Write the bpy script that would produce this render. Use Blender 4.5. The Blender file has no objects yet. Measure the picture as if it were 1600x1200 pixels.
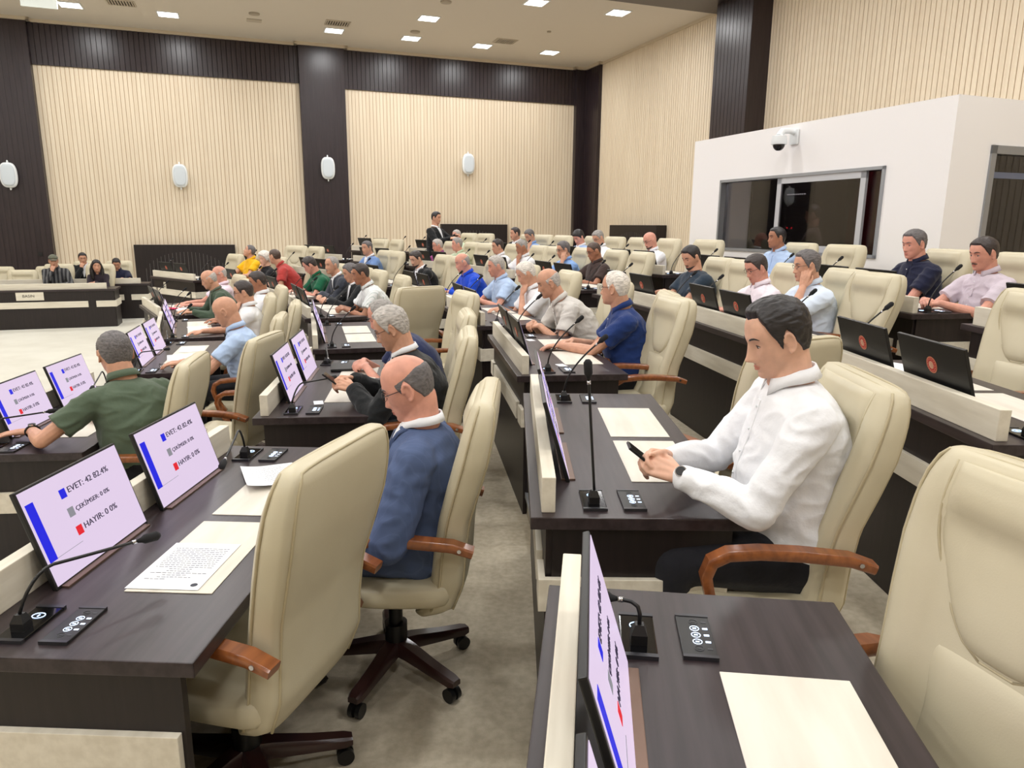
import bpy, bmesh, math, random
import numpy as np
from mathutils import Vector, Matrix, noise
random.seed(7)
C = bpy.context.scene.collection
S = bpy.context.scene
PI = math.pi
def R(a): return math.radians(a)

# ---------------------------------------------------------------- camera, world, exposure
cam_d = bpy.data.cameras.new('camera'); cam = bpy.data.objects.new('camera', cam_d); C.objects.link(cam)
S.camera = cam
cam_d.sensor_fit = 'HORIZONTAL'; cam_d.sensor_width = 36.0; cam_d.lens = 1126.0*36/1600
cam_d.clip_start = 0.05; cam_d.clip_end = 200
_p, _r = R(12.4), R(0.5)
_F = Vector((0, math.cos(_p), -math.sin(_p))); _R0 = Vector((1, 0, 0)); _U0 = _R0.cross(_F)
_R = _R0*math.cos(_r)+_U0*math.sin(_r); _U = _R.cross(_F)
_m = Matrix((_R, _U, -_F)).transposed().to_4x4(); _m.translation = Vector((0, 0, 1.76))
cam.matrix_world = _m
S.view_settings.view_transform = 'Standard'; S.view_settings.look = 'None'
S.view_settings.gamma = 1; S.view_settings.use_curve_mapping = False
S.view_settings.exposure = -0.03
LAMP_W = 42.0      # watts of one ceiling lamp
w = bpy.data.worlds.new('world'); S.world = w; w.use_nodes = True
w.node_tree.nodes['Background'].inputs[0].default_value = (.9, .93, 1, 1)
w.node_tree.nodes['Background'].inputs[1].default_value = .3

# room frame: u runs along the far wall, v along the right wall
UA = R(20.2067)
UV = (math.cos(UA), math.sin(UA))
def room(u, v, z=0): return Vector((u*UV[0]-v*UV[1], u*UV[1]+v*UV[0], z))
CEIL = 6.52; WU = 10.43; WV = 21.77
LIGHTS = [(-3.3, 20.0), (-1.3, 20.0), (2.5, 20.0), (4.47, 20.02), (6.45, 20.1), (8.44, 20.1),
          (4.46, 18.03), (6.35, 15.93), (8.37, 15.95), (-9.5, 19.5), (-6.5, 19.5)]
HIDDEN_LIGHTS = [(u, v) for v in (12.6, 8.6, 4.6, .6, -3.4) for u in (-13, -9, -5, -1, 3, 7)] + [(-9, 16), (-5, 16), (-1, 16), (2.6,15.9)]

# ---------------------------------------------------------------- tags
def tag(o, label=None, cat=None, group=None, kind=None):
    if label: o['label'] = label
    if cat: o['category'] = cat
    if group: o['group'] = group
    if kind: o['kind'] = kind
    return o
def empty(name, loc, rz=0):
    o = bpy.data.objects.new(name, None); C.objects.link(o); o.location = loc; o.rotation_euler = (0, 0, rz)
    o.empty_display_size = .1
    return o
def copy_tree(o, parent=None):
    c = o.copy(); C.objects.link(c)
    if parent is not None: c.parent = parent
    for ch in list(o.children): copy_tree(ch, c)
    return c

# ---------------------------------------------------------------- materials
def lin(c): return tuple(((x/255)/12.92 if x/255 <= .04045 else ((x/255+.055)/1.055)**2.4) for x in c)
_mc = {}
def M(key, rgb=(128, 128, 128), rough=.5, metal=0, emit=None, es=1, spec=.5, bump=None, var=None, coat=0, sheen=0, sss=0, trans=0):
    if key in _mc: return _mc[key]
    m = bpy.data.materials.new(key); m.use_nodes = True; nt = m.node_tree; b = nt.nodes['Principled BSDF']
    col = (*lin(rgb), 1)
    b.inputs['Base Color'].default_value = col; b.inputs['Roughness'].default_value = rough
    b.inputs['Metallic'].default_value = metal; b.inputs['Specular IOR Level'].default_value = spec
    if coat: b.inputs['Coat Weight'].default_value = coat; b.inputs['Coat Roughness'].default_value = .15
    if sheen: b.inputs['Sheen Weight'].default_value = sheen
    if sss: b.inputs['Subsurface Weight'].default_value = sss; b.inputs['Subsurface Radius'].default_value = (.012, .005, .003)
    if trans: b.inputs['Transmission Weight'].default_value = trans
    if emit: b.inputs['Emission Color'].default_value = (*lin(emit), 1); b.inputs['Emission Strength'].default_value = es
    tc = nt.nodes.new('ShaderNodeTexCoord'); 
    def mapped(scale):
        mp = nt.nodes.new('ShaderNodeMapping'); mp.inputs['Scale'].default_value = scale
        nt.links.new(tc.outputs['Object'], mp.inputs[0]); return mp
    if var:      # (rgb2, scale xyz, detail)
        rgb2, sc = var[0], var[1]; n = nt.nodes.new('ShaderNodeTexNoise'); n.inputs['Scale'].default_value = 1
        n.inputs['Detail'].default_value = var[2] if len(var) > 2 else 4
        nt.links.new(mapped(sc).outputs[0], n.inputs['Vector'])
        cr = nt.nodes.new('ShaderNodeValToRGB'); cr.color_ramp.elements[0].position = .35; cr.color_ramp.elements[1].position = .65
        cr.color_ramp.elements[0].color = col; cr.color_ramp.elements[1].color = (*lin(rgb2), 1)
        nt.links.new(n.outputs[0], cr.inputs[0]); nt.links.new(cr.outputs[0], b.inputs['Base Color'])
    if bump:     # (scale xyz, strength, distance)
        n = nt.nodes.new('ShaderNodeTexNoise'); n.inputs['Scale'].default_value = 1; n.inputs['Detail'].default_value = 5
        nt.links.new(mapped(bump[0]).outputs[0], n.inputs['Vector'])
        bp = nt.nodes.new('ShaderNodeBump'); bp.inputs['Strength'].default_value = bump[1]; bp.inputs['Distance'].default_value = bump[2]
        nt.links.new(n.outputs[0], bp.inputs['Height']); nt.links.new(bp.outputs[0], b.inputs['Normal'])
    _mc[key] = m; return m
def striped(key, base, line, period, width, rough=.85, axis=0, wob=0):
    if key in _mc: return _mc[key]
    m = M(key, base, rough); nt = m.node_tree; b = nt.nodes['Principled BSDF']
    tc = nt.nodes.new('ShaderNodeTexCoord'); sx = nt.nodes.new('ShaderNodeSeparateXYZ'); nt.links.new(tc.outputs['Object'], sx.inputs[0])
    a = nt.nodes.new('ShaderNodeMath'); a.operation = 'DIVIDE'; a.inputs[1].default_value = period; nt.links.new(sx.outputs[axis], a.inputs[0])
    f = nt.nodes.new('ShaderNodeMath'); f.operation = 'FRACT'; nt.links.new(a.outputs[0], f.inputs[0])
    l = nt.nodes.new('ShaderNodeMath'); l.operation = 'LESS_THAN'; l.inputs[1].default_value = width; nt.links.new(f.outputs[0], l.inputs[0])
    mx = nt.nodes.new('ShaderNodeMix'); mx.data_type = 'RGBA'; mx.inputs['A'].default_value = (*lin(base), 1); mx.inputs['B'].default_value = (*lin(line), 1)
    nt.links.new(l.outputs[0], mx.inputs['Factor']); nt.links.new(mx.outputs['Result'], b.inputs['Base Color'])
    return m
WENGE = M('dark wenge wood', (54, 44, 46), .36, var=((38, 29, 31), (3, 40, 40)), bump=((4, 90, 90), .12, .002), spec=.5)
WENGEP = M('dark wenge panel', (33, 24, 24), .42, var=((23, 16, 16), (40, 40, 3)), bump=((90, 90, 4), .1, .002), spec=.45)
WENGEW = M('dark wall cladding', (45, 34, 37), .34, var=((35, 25, 28), (30, 30, 2)), spec=.5)
PALE = M('pale ash wood', (226, 219, 202), .5, var=((212, 204, 186), (3, 30, 30)), bump=((3, 60, 60), .06, .001))
MAT = M('pale maple desk inlay', (226, 221, 208), .5, var=((214, 207, 192), (2, 14, 14)), )
BEIGE = M('beige wall slat', (226, 212, 188), .6, var=((218, 202, 177), (14, 14, .5)))
GROOVE = M('slat groove backing', (196, 168, 134), .8)
DGROOVE = M('dark groove backing', (22, 14, 14), .8)
LEATHER = M('cream leather', (206, 197, 170), .42, bump=((260, 260, 260), .18, .0012), var=((199, 189, 161), (3, 3, 3)), spec=.45)
LEATHER2 = M('cream leather seam', (186, 174, 142), .5)
ARM = M('brown varnished wood', (150, 88, 46), .3, var=((122, 68, 34), (3, 40, 40)), coat=.4)
BASEW = M('dark mahogany wood', (48, 26, 24), .3, coat=.3)
BLACK = M('black plastic', (18, 18, 19), .4)
BLACKG = M('black glossy glass', (8, 8, 10), .08)
CHROME = M('chrome', (200, 200, 205), .2, 1)
ALU = M('grey aluminium', (170, 174, 180), .4, .7)
WHITEP = M('white plastic', (232, 236, 238), .35)
PAPER = M('white paper', (240, 242, 245), .7)
CARPET = M('beige carpet', (192, 182, 162), .95, var=((176, 166, 146), (30, 30, 30)), bump=((300, 300, 300), .5, .004), spec=.1)
MARBLE = M('cream hall floor', (216, 213, 200), .5, var=((206, 202, 188), (2, 2, 2)))
PLASTER = M('white painted plaster', (236, 233, 230), .7)
CEILM = M('ceiling plaster', (214, 206, 194), .85)
SCREEN = M('lit screen background', (20, 20, 20), .3, emit=(232, 212, 240), es=.95)
INK = M('printed ink', (70, 72, 80), .8)

# ---------------------------------------------------------------- mesh helpers
class MB:
    def __init__(s): s.v = []; s.f = []; s.m = []
    def add(s, v, f, mi=0):
        o = len(s.v); s.v += [tuple(p) for p in v]; s.f += [tuple(i+o for i in q) for q in f]; s.m += [mi]*len(f); return s
    def box(s, x0, x1, y0, y1, z0, z1, mi=0, rot=None):
        v = [Vector((x, y, z)) for z in (z0, z1) for y in (y0, y1) for x in (x0, x1)]
        if rot is not None: v = [rot @ p for p in v]
        return s.add(v, [(0, 2, 3, 1), (4, 5, 7, 6), (0, 1, 5, 4), (2, 6, 7, 3), (0, 4, 6, 2), (1, 3, 7, 5)], mi)
    def bbox(s, x0, x1, y0, y1, z0, z1, b=.004, mi=0, rot=None, seg=2):
        bm = bmesh.new(); bmesh.ops.create_cube(bm, size=1)
        for q in bm.verts: q.co = Vector(((x0+x1)/2+q.co.x*(x1-x0), (y0+y1)/2+q.co.y*(y1-y0), (z0+z1)/2+q.co.z*(z1-z0)))
        bmesh.ops.bevel(bm, geom=bm.edges[:], offset=b, segments=seg, affect='EDGES', profile=.6)
        bm.verts.ensure_lookup_table(); bm.verts.index_update()
        v = [q.co.copy() if rot is None else rot @ q.co for q in bm.verts]; f = [[q.index for q in fa.verts] for fa in bm.faces]; bm.free()
        return s.add(v, f, mi)
    def loft(s, rings, cap=True, mi=0):
        n = len(rings[0]); v = [p for r in rings for p in r]; f = []
        for i in range(len(rings)-1):
            for j in range(n):
                k = (j+1) % n; f.append((i*n+j, i*n+k, (i+1)*n+k, (i+1)*n+j))
        if cap: f.append(tuple(range(n))[::-1]); f.append(tuple((len(rings)-1)*n+j for j in range(n)))
        return s.add(v, f, mi)
    def tube(s, pts, r, seg=8, mi=0, cap=True, flat=1.0, up=None):
        pts = [Vector(p) for p in pts]; rr = r if hasattr(r, '__len__') else [r]*len(pts); rings = []
        t0 = (pts[1]-pts[0]).normalized(); a = up or (Vector((0, 0, 1)) if abs(t0.z) < .9 else Vector((0, 1, 0)))
        n = (a-t0*a.dot(t0)).normalized()
        for i, p in enumerate(pts):
            t = (pts[min(i+1, len(pts)-1)]-pts[max(i-1, 0)]).normalized(); n = (n-t*n.dot(t)).normalized(); b = t.cross(n)
            rings.append([p+(n*math.cos(q)*flat+b*math.sin(q))*rr[i] for q in [2*PI*k/seg for k in range(seg)]])
        return s.loft(rings, cap, mi)
    def caps(s, p0, r0, p1, r1, seg=10, nh=3, mi=0):
        p0 = Vector(p0); p1 = Vector(p1); d = p1-p0; L = d.length
        t = d/L if L > 1e-6 else Vector((0, 0, 1)); pts = []; rr = []
        for k in range(nh): a = PI/2*(1-(k+.3)/nh); pts.append(p0-t*r0*math.sin(a)); rr.append(r0*math.cos(a))
        pts.append(p0); rr.append(r0); pts.append(p1); rr.append(r1)
        for k in range(nh-1, -1, -1): a = PI/2*(1-(k+.3)/nh); pts.append(p1+t*r1*math.sin(a)); rr.append(r1*math.cos(a))
        a = Vector((0, 0, 1)) if abs(t.z) < .9 else Vector((0, 1, 0)); n = (a-t*a.dot(t)).normalized(); b = t.cross(n)
        return s.loft([[p+(n*math.cos(q)+b*math.sin(q))*r for q in [2*PI*k/seg for k in range(seg)]] for p, r in zip(pts, rr)], True, mi)
    def chain(s, pts, rr, seg=10):
        for i in range(len(pts)-1): s.caps(pts[i], rr[i], pts[i+1], rr[i+1], seg)
        return s
    def ell(s, c, r, rot=None, seg=16, rings=10, mi=0):
        c = Vector(c); L = []
        for i in range(1, rings):
            a = PI*i/rings; L.append([Vector((r[0]*math.sin(a)*math.cos(q), r[1]*math.sin(a)*math.sin(q), -r[2]*math.cos(a))) for q in [2*PI*k/seg for k in range(seg)]])
        L = [[c+(rot @ p if rot is not None else p) for p in l] for l in L]
        return s.loft(L, True, mi)
    def cyl(s, c, r, z0, z1, seg=24, mi=0):
        return s.loft([[Vector((c[0]+r*math.cos(2*PI*k/seg), c[1]+r*math.sin(2*PI*k/seg), z)) for k in range(seg)] for z in (z0, z1)], True, mi)
    def xf(s, m): s.v = [tuple(m @ Vector(p)) for p in s.v]; return s
    def mesh(s, name, mats, smooth=False):
        me = bpy.data.meshes.new(name); me.from_pydata(s.v, [], s.f)
        for m in (mats if isinstance(mats, (list, tuple)) else [mats]): me.materials.append(m)
        me.polygons.foreach_set('material_index', s.m)
        bm = bmesh.new(); bm.from_mesh(me); bmesh.ops.recalc_face_normals(bm, faces=bm.faces); bm.to_mesh(me); bm.free()
        if smooth:
            me.polygons.foreach_set('use_smooth', [True]*len(me.polygons))
            if smooth != 'all': me.set_sharp_from_angle(angle=R(40))
        me.update(); return me
    def obj(s, name, mats, parent=None, smooth=False):
        o = bpy.data.objects.new(name, s.mesh(name, mats, smooth)); C.objects.link(o)
        if parent is not None: o.parent = parent
        return o
TS = bpy.data.scenes.new('workbench')
def fuse(mb, voxel, it=3, fac=.5):
    me = bpy.data.meshes.new('t'); me.from_pydata(mb.v, [], mb.f)
    bm = bmesh.new(); bm.from_mesh(me); bmesh.ops.recalc_face_normals(bm, faces=bm.faces); bm.to_mesh(me); bm.free()
    o = bpy.data.objects.new('t', me); TS.collection.objects.link(o)
    r = o.modifiers.new('r', 'REMESH'); r.mode = 'VOXEL'; r.voxel_size = voxel; r.use_smooth_shade = True
    if it: sm = o.modifiers.new('s', 'SMOOTH'); sm.factor = fac; sm.iterations = it
    TS.view_layers[0].update(); dg = TS.view_layers[0].depsgraph
    m = bpy.data.meshes.new_from_object(o.evaluated_get(dg)); bpy.data.objects.remove(o); bpy.data.meshes.remove(me)
    m.polygons.foreach_set('use_smooth', [True]*len(m.polygons)); return m
def link(name, me, mat, parent):
    me.name = name; me.materials.clear(); me.materials.append(mat)
    o = bpy.data.objects.new(name, me); C.objects.link(o)
    if parent is not None: o.parent = parent
    return o

# ---------------------------------------------------------------- seating geometry
O = Vector((-15.08, 2.9, 0))
RIN = dict(F=12.2, A=13.70, B=15.14, C=16.74, D=18.03)
RSEAT = dict(F=13.1, A=14.65, B=16.05, C=17.6, D=18.95)
FL = dict(F=-.14, A=0, B=.14, C=.28, D=.42)
def polar(r, t, z=0): return Vector((O.x+r*math.cos(R(t)), O.y+r*math.sin(R(t)), z))
TMAX = 57.0; TMIN = -62.0

# ---------------------------------------------------------------- room shell
def struct(o): o['kind'] = 'structure'; return o
mb = MB(); c = [room(-17, -9), room(WU+.2, -9), room(WU+.2, WV+.2), room(-17, WV+.2)]
mb.loft([[p+Vector((0, 0, z)) for p in c] for z in (-.5, -.28)]); struct(mb.obj('floor', MARBLE))
def tier(r0, r1, z, tmax, name='floor'):
    mb = MB(); n = 60; rings = []
    for i in range(n+1):
        t = TMIN+(tmax-TMIN)*i/n
        if r1 is None:
            d = Vector((math.cos(R(t)), math.sin(R(t)))); du = d.x*UV[0]+d.y*UV[1]; dv = -d.x*UV[1]+d.y*UV[0]
            ou = O.x*UV[0]+O.y*UV[1]; ov = -O.x*UV[1]+O.y*UV[0]; rr = 40
            if du > 1e-3: rr = min(rr, (WU-.01-ou)/du)
            if dv > 1e-3: rr = min(rr, (WV-.01-ov)/dv)
            if dv < -1e-3: rr = min(rr, (-8.9-ov)/dv)
        else: rr = r1
        rings.append([polar(r0, t, -.27), polar(rr, t, -.27), polar(rr, t, z), polar(r0, t, z)])
    mb.loft(rings); return struct(mb.obj(name, CARPET))
rows = 'FABCD'
for i, r in enumerate(rows):
    tm = (38.2, 54.6, 55.5, 56.2, 57)[i]
    tier(RIN[r]+.10, RIN[rows[i+1]]+.10 if i < 4 else None, FL[r], tm)
    mb = MB(); n = 60        # metal nosing on the edge of the step
    mb.loft([[polar(RIN[r]+a, TMIN+(tm-TMIN)*k/n, FL[r]+b) for a, b in ((.085, -.03), (.10, -.03), (.10, .001), (.14, .001), (.14, .005), (.085, .005))] for k in range(n+1)])
    struct(mb.obj('trim_%d' % (i+1), ALU))

def slats(name, a0, a1, z0, z1, pitch, groove, depth, mats, place, extra=0):
    """vertical slats between a0..a1; place(a, n, z) -> world, n = distance towards the room"""
    mb = MB(); mb.add([place(a, 0, z) for a, z in ((a0, z0), (a1, z0), (a1, z1), (a0, z1))], [(0, 1, 2, 3)], 1)
    n = max(1, round((a1-a0)/pitch)); p = (a1-a0)/n
    for i in range(n):
        x0 = a0+i*p+groove/2; x1 = a0+(i+1)*p-groove/2
        q = [(x0, 0), (x0, depth), (x1, depth), (x1, 0)]
        mb.loft([[place(a, d, z) for a, d in q] for z in (z0, z1)], cap=True)
    return mb.obj(name, mats)
far = lambda off: (lambda a, n, z: room(a, WV-off-n, z))
rgt = lambda off: (lambda a, n, z: room(WU-off-n, a, z))
mb = MB(); mb.loft([[room(a, b, z) for a, b in ((-17, WV), (WU+.2, WV), (WU+.2, WV+.2), (-17, WV+.2))] for z in (-.5, CEIL+.3)]); struct(mb.obj('wall_far', PLASTER))
struct(slats('wall_far', -4.55, 1.72, -.28, 5.50, .098, .013, .016, [BEIGE, GROOVE], far(.02)))
struct(slats('wall_far', 2.93, 10.0, -.28, 5.44, .098, .013, .016, [BEIGE, GROOVE], far(.02)))
struct(slats('trim_far', -4.55, 1.72, 5.50, 6.47, .12, .014, .02, [WENGEW, DGROOVE], far(.06)))
struct(slats('trim_far', 2.93, 10.0, 5.44, 6.47, .12, .014, .02, [WENGEW, DGROOVE], far(.06)))
def pilaster(a0, a1, z0, z1, dep):
    o = struct(slats('wall_pilaster', a0, a1, z0, z1, .12, .014, .02, [WENGEW, DGROOVE], far(dep)))
    mb = MB(); mb.loft([[room(a, b, z) for a, b in ((a0, WV), (a1, WV), (a1, WV-dep-.015), (a0, WV-dep-.015))] for z in (z0, z1)]); struct(mb.obj('wall_pilaster', WENGEW))
pilaster(-6.3, -4.55, -.28, 6.47, .20); pilaster(1.72, 2.93, -.28, 6.47, .20); pilaster(9.98, WU, -.28, 6.47, .2)
struct(slats('wall_far', -17, -6.3, -.28, 5.5, .098, .013, .016, [BEIGE, GROOVE], far(.02)))
struct(slats('trim_far', -17, -6.3, 5.5, 6.47, .12, .014, .02, [WENGEW, DGROOVE], far(.06)))
# right wall
mb = MB(); mb.loft([[room(a, b, z) for a, b in ((WU, -9), (WU+.2, -9), (WU+.2, WV+.2), (WU, WV+.2))] for z in (-.5, CEIL+.3)]); struct(mb.obj('wall_right', PLASTER))
struct(slats('wall_right', 14.6, 20.67, -.28, CEIL, .098, .013, .016, [BEIGE, GROOVE], rgt(.02)))
struct(slats('wall_right', -8, 13.25, -.28, CEIL, .098, .013, .016, [BEIGE, GROOVE], rgt(.02)))
struct(slats('wall_pilaster', 20.67, WV-.2, -.28, CEIL, .12, .014, .02, [WENGEW, DGROOVE], rgt(.12)))
mb = MB(); mb.loft([[room(a, b, z) for a, b in ((WU, 20.67), (WU-.125, 20.67), (WU-.125, WV), (WU, WV))] for z in (-.28, CEIL)]); struct(mb.obj('wall_pilaster', WENGEW))
# big column and the ceiling beam it carries
struct(slats('wall_column', 13.12, 14.35, -.28, CEIL, .12, .014, .02, [WENGEW, DGROOVE], rgt(.5)))
mb = MB(); mb.loft([[room(a, b, z) for a, b in ((WU, 13.12), (WU-.515, 13.12), (WU-.515, 14.35), (WU, 14.35))] for z in (-.28, CEIL)]); struct(mb.obj('wall_column', WENGEW))
mb = MB(); mb.loft([[room(a, b, z) for a, b in ((-17, 13.12), (WU, 13.12), (WU, 14.9), (-17, 14.9))] for z in (6.42, CEIL+.2)]); struct(mb.obj('trim_beam', WENGEW))
# remaining walls and ceiling
mb = MB(); mb.loft([[room(a, b, z) for a, b in ((-17.2, -9), (-17, -9), (-17, WV+.2), (-17.2, WV+.2))] for z in (-.5, CEIL+.3)]); struct(mb.obj('wall_left', BEIGE))
mb = MB(); mb.loft([[room(a, b, z) for a, b in ((-17, -9.2), (WU, -9.2), (WU, -9), (-17, -9))] for z in (-.5, CEIL+.3)]); struct(mb.obj('wall_near', BEIGE))
mb = MB(); mb.loft([[room(a, b, z) for a, b in ((-17, -9), (WU, -9), (WU, WV), (-17, WV))] for z in (CEIL, CEIL+.25)]); struct(mb.obj('ceiling', CEILM))
mb = MB()
path = [(-17, WV-.07), (-6.35, WV-.07), (-6.35, WV-.26), (-4.5, WV-.26), (-4.5, WV-.1), (1.66, WV-.1), (1.66, WV-.26), (2.99, WV-.26), (2.99, WV-.1), (9.92, WV-.1), (9.92, WV-.26), (WU-.17, WV-.26), (WU-.17, 20.6), (WU-.04, 20.6), (WU-.04, 14.9)]
for (a, b), (a2, b2) in zip(path[:-1], path[1:]):
    mb.loft([[room(x+dx, y+dy, z) for x, y, dx, dy in ((min(a, a2), min(b, b2), -.04, -.04), (max(a, a2), min(b, b2), .04, -.04), (max(a, a2), max(b, b2), .04, .04), (min(a, a2), max(b, b2), -.04, .04))] for z in (6.45, CEIL)])
struct(mb.obj('trim_cornice', M('cornice', (206, 192, 170), .7)))

# ---------------------------------------------------------------- ceiling lamps
DIFF = M('lamp diffuser', (250, 250, 250), .5, emit=(255, 252, 245), es=9)
def lamp():
    r = empty('ceiling_lamp', (0, 0, 0))
    f = MB(); s = .21
    for a, b, c_, d in ((-s-.03, s+.03, -s-.03, -s), (-s-.03, s+.03, s, s+.03), (-s-.03, -s, -s, s), (s, s+.03, -s, s)): f.box(a, b, c_, d, -.015, 0)
    f.obj('frame', WHITEP, r)
    q = MB(); q.box(-s, s, -s, s, -.008, 0); q.obj('diffuser', DIFF, r)
    return r
L0 = lamp(); first = True
ld = bpy.data.lights.new('ceiling lamp light', 'AREA'); ld.shape = 'SQUARE'; ld.size = .42; ld.energy = LAMP_W; ld.color = (.985, .99, 1)
lh = bpy.data.lights.new('ceiling lamp light', 'AREA'); lh.shape = 'SQUARE'; lh.size = .5; lh.energy = LAMP_W*1.7; lh.color = (.985, .99, 1)
def bulb(u, v, d):
    o = bpy.data.objects.new('lamp_light', d); C.objects.link(o); o.location = room(u, v, CEIL-.03); o.rotation_euler = (0, 0, UA)
lname = ['over the far left corner, fully left', 'leftmost in the picture, cut by the top edge', 'second from the left, over the left beige panel', 'above the middle dark pilaster beside an air grille',
         'lower one of the pair right of the middle pilaster', 'beside the air grille over the right beige panel', 'nearest to the right corner column', 'upper one of the pair right of the middle pilaster',
         'cut by the top edge right of centre', 'rightmost and largest next to the dark beam', '', '']
lab = {0: lname[1], 1: lname[2], 2: lname[3], 3: lname[4], 4: lname[5], 5: lname[6], 6: lname[7], 7: lname[8], 8: lname[9], 9: 'outside the picture to the far left', 10: 'just outside the picture on the left'}
for i, (u, v) in enumerate(LIGHTS):
    o = L0 if i == 0 else copy_tree(L0)
    o.location = room(u, v, CEIL); o.rotation_euler = (0, 0, UA)
    tag(o, 'square white recessed ceiling lamp, '+lab[i], 'ceiling lamp', 'recessed ceiling lamps'); bulb(u, v, ld)
for u, v in HIDDEN_LIGHTS:
    o = copy_tree(L0); o.location = room(u, v, CEIL); o.rotation_euler = (0, 0, UA); o.scale = (1.2, 1.2, 1)
    tag(o, 'square white recessed ceiling lamp over the seats, outside the picture', 'ceiling lamp', 'recessed ceiling lamps over the seats'); bulb(u, v, lh)
# vents, ceiling speakers, sign
GRL = M('grille metal', (196, 186, 170), .5, .2); GRD = M('grille dark', (70, 62, 52), .8)
def vent(u, v, sx, sy, label):
    r = empty('ceiling_vent', room(u, v, CEIL), UA); tag(r, label, 'air vent', 'ceiling air grilles')
    b = MB(); b.box(-sx, sx, -sy, sy, -.004, 0); b.obj('backing', GRD, r)
    f = MB()
    for a in ((-sx-.03, sx+.03, -sy-.03, -sy), (-sx-.03, sx+.03, sy, sy+.03), (-sx-.03, -sx, -sy, sy), (sx, sx+.03, -sy, sy)): f.box(*a, -.02, 0)
    n = 9
    for k in range(n): x = -sx+2*sx*(k+.5)/n; f.box(x-.012, x+.012, -sy, sy, -.018, -.003)
    f.obj('grille', GRL, r)
vent(-2.2, 19.36, .26, .2, 'slotted ceiling air grille cut by the top edge, left of the others')
vent(2.5, 19.25, .26, .2, 'slotted ceiling air grille right above the lamp by the middle pilaster')
vent(6.85, 19.36, .26, .2, 'slotted ceiling air grille near the lamp over the right beige panel')
def disc_speaker(u, v, r_, label, cat='ceiling speaker'):
    m = MB(); m.cyl((0, 0), r_, -.03, 0, 20); m.cyl((0, 0), r_*.8, -.036, -.03, 20); o = m.obj('ceiling_speaker', M('speaker grille', (176, 166, 150), .6)); o.location = room(u, v, CEIL); tag(o, label, cat, 'round ceiling fittings')
disc_speaker(.59, 19.14, .12, 'round ceiling speaker beside the square hatch, over the left beige panel')
disc_speaker(4.42, 19.3, .12, 'round ceiling speaker between the two stacked lamps')
disc_speaker(4.5, 16.6, .12, 'round ceiling speaker cut by the top edge')
disc_speaker(7.54, 18.02, .05, 'tiny white smoke detector on open ceiling at right', 'smoke detector')
m = MB(); m.bbox(-.17, .17, -.13, .13, -.02, 0, .004); m.box(-.14, .14, -.1, .1, -.024, -.02); o = m.obj('ceiling_hatch', M('hatch', (190, 180, 164), .7)); o.location = room(.6, 19.77, CEIL); o.rotation_euler = (0, 0, UA); tag(o, 'square ceiling hatch below the round speaker, over left beige panel', 'hatch')
r = empty('hanging_sign', room(-3.75, 19.2, CEIL), UA); tag(r, 'white hanging exit sign at the top left edge of the picture', 'sign')
m = MB(); m.bbox(-.34, .34, -.03, .03, -.30, -.10, .006); m.obj('panel', M('sign panel', (235, 240, 240), .4, emit=(230, 240, 235), es=.5), r)
m = MB(); m.tube([(-.3, 0, -.13), (-.3, 0, 0)], .008); m.tube([(.3, 0, -.13), (.3, 0, 0)], .008); m.obj('rod', ALU, r)

# oval wall speakers
def wall_speaker(u, z, off, label):
    r = empty('wall_speaker', room(u, WV-off, z), UA); tag(r, label, 'wall speaker', 'oval white wall speakers')
    m = MB(); rings = []
    for d, k in ((0, .8), (-.05, .95), (-.11, 1), (-.15, .96), (-.17, .8), (-.176, .4)):
        rings.append([Vector((.19*k*math.copysign(abs(math.cos(a))**.62, math.cos(a)), d, .30*k*math.copysign(abs(math.sin(a))**.78, math.sin(a)))) for a in [2*PI*j/32 for j in range(32)]])
    m.loft(rings); m.obj('housing', WHITEP, r, 'all')
    m = MB(); m.loft([[Vector((.155*math.copysign(abs(math.cos(a))**.62, math.cos(a))*k, d, .26*math.copysign(abs(math.sin(a))**.78, math.sin(a))*k)) for a in [2*PI*j/32 for j in range(32)]] for d, k in ((-.16, 1), (-.182, .97), (-.186, .8))])
    m.obj('grille', M('speaker cloth', (206, 214, 220), .7, bump=((500, 500, 500), .4, .002)), r, 'all')
    m = MB(); m.tube([(0, 0, -.3), (0, -.08, -.34), (0, -.1, -.28)], .018); m.tube([(0, 0, .3), (0, -.08, .34), (0, -.1, .28)], .018); m.obj('bracket', WHITEP, r)
wall_speaker(-5.28, 2.86, .23, 'oval white wall speaker on the dark pilaster at the left edge')
wall_speaker(-1.45, 2.97, .05, 'oval white wall speaker in the middle of the left beige panel')
wall_speaker(2.36, 3.28, .23, 'oval white wall speaker on the middle dark pilaster')
wall_speaker(6.5, 3.55, .05, 'oval white wall speaker on the right beige panel')
m = MB(); m.bbox(-.05, .05, -.012, 0, -.05, .05, .004); m.box(-.03, .03, -.016, -.012, -.03, .03); o = m.obj('wall_switch', BLACK); o.location = room(-4.85, WV-.225, .95); o.rotation_euler = (0, 0, UA); tag(o, 'small dark wall switch low on the left dark pilaster', 'switch')

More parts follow.
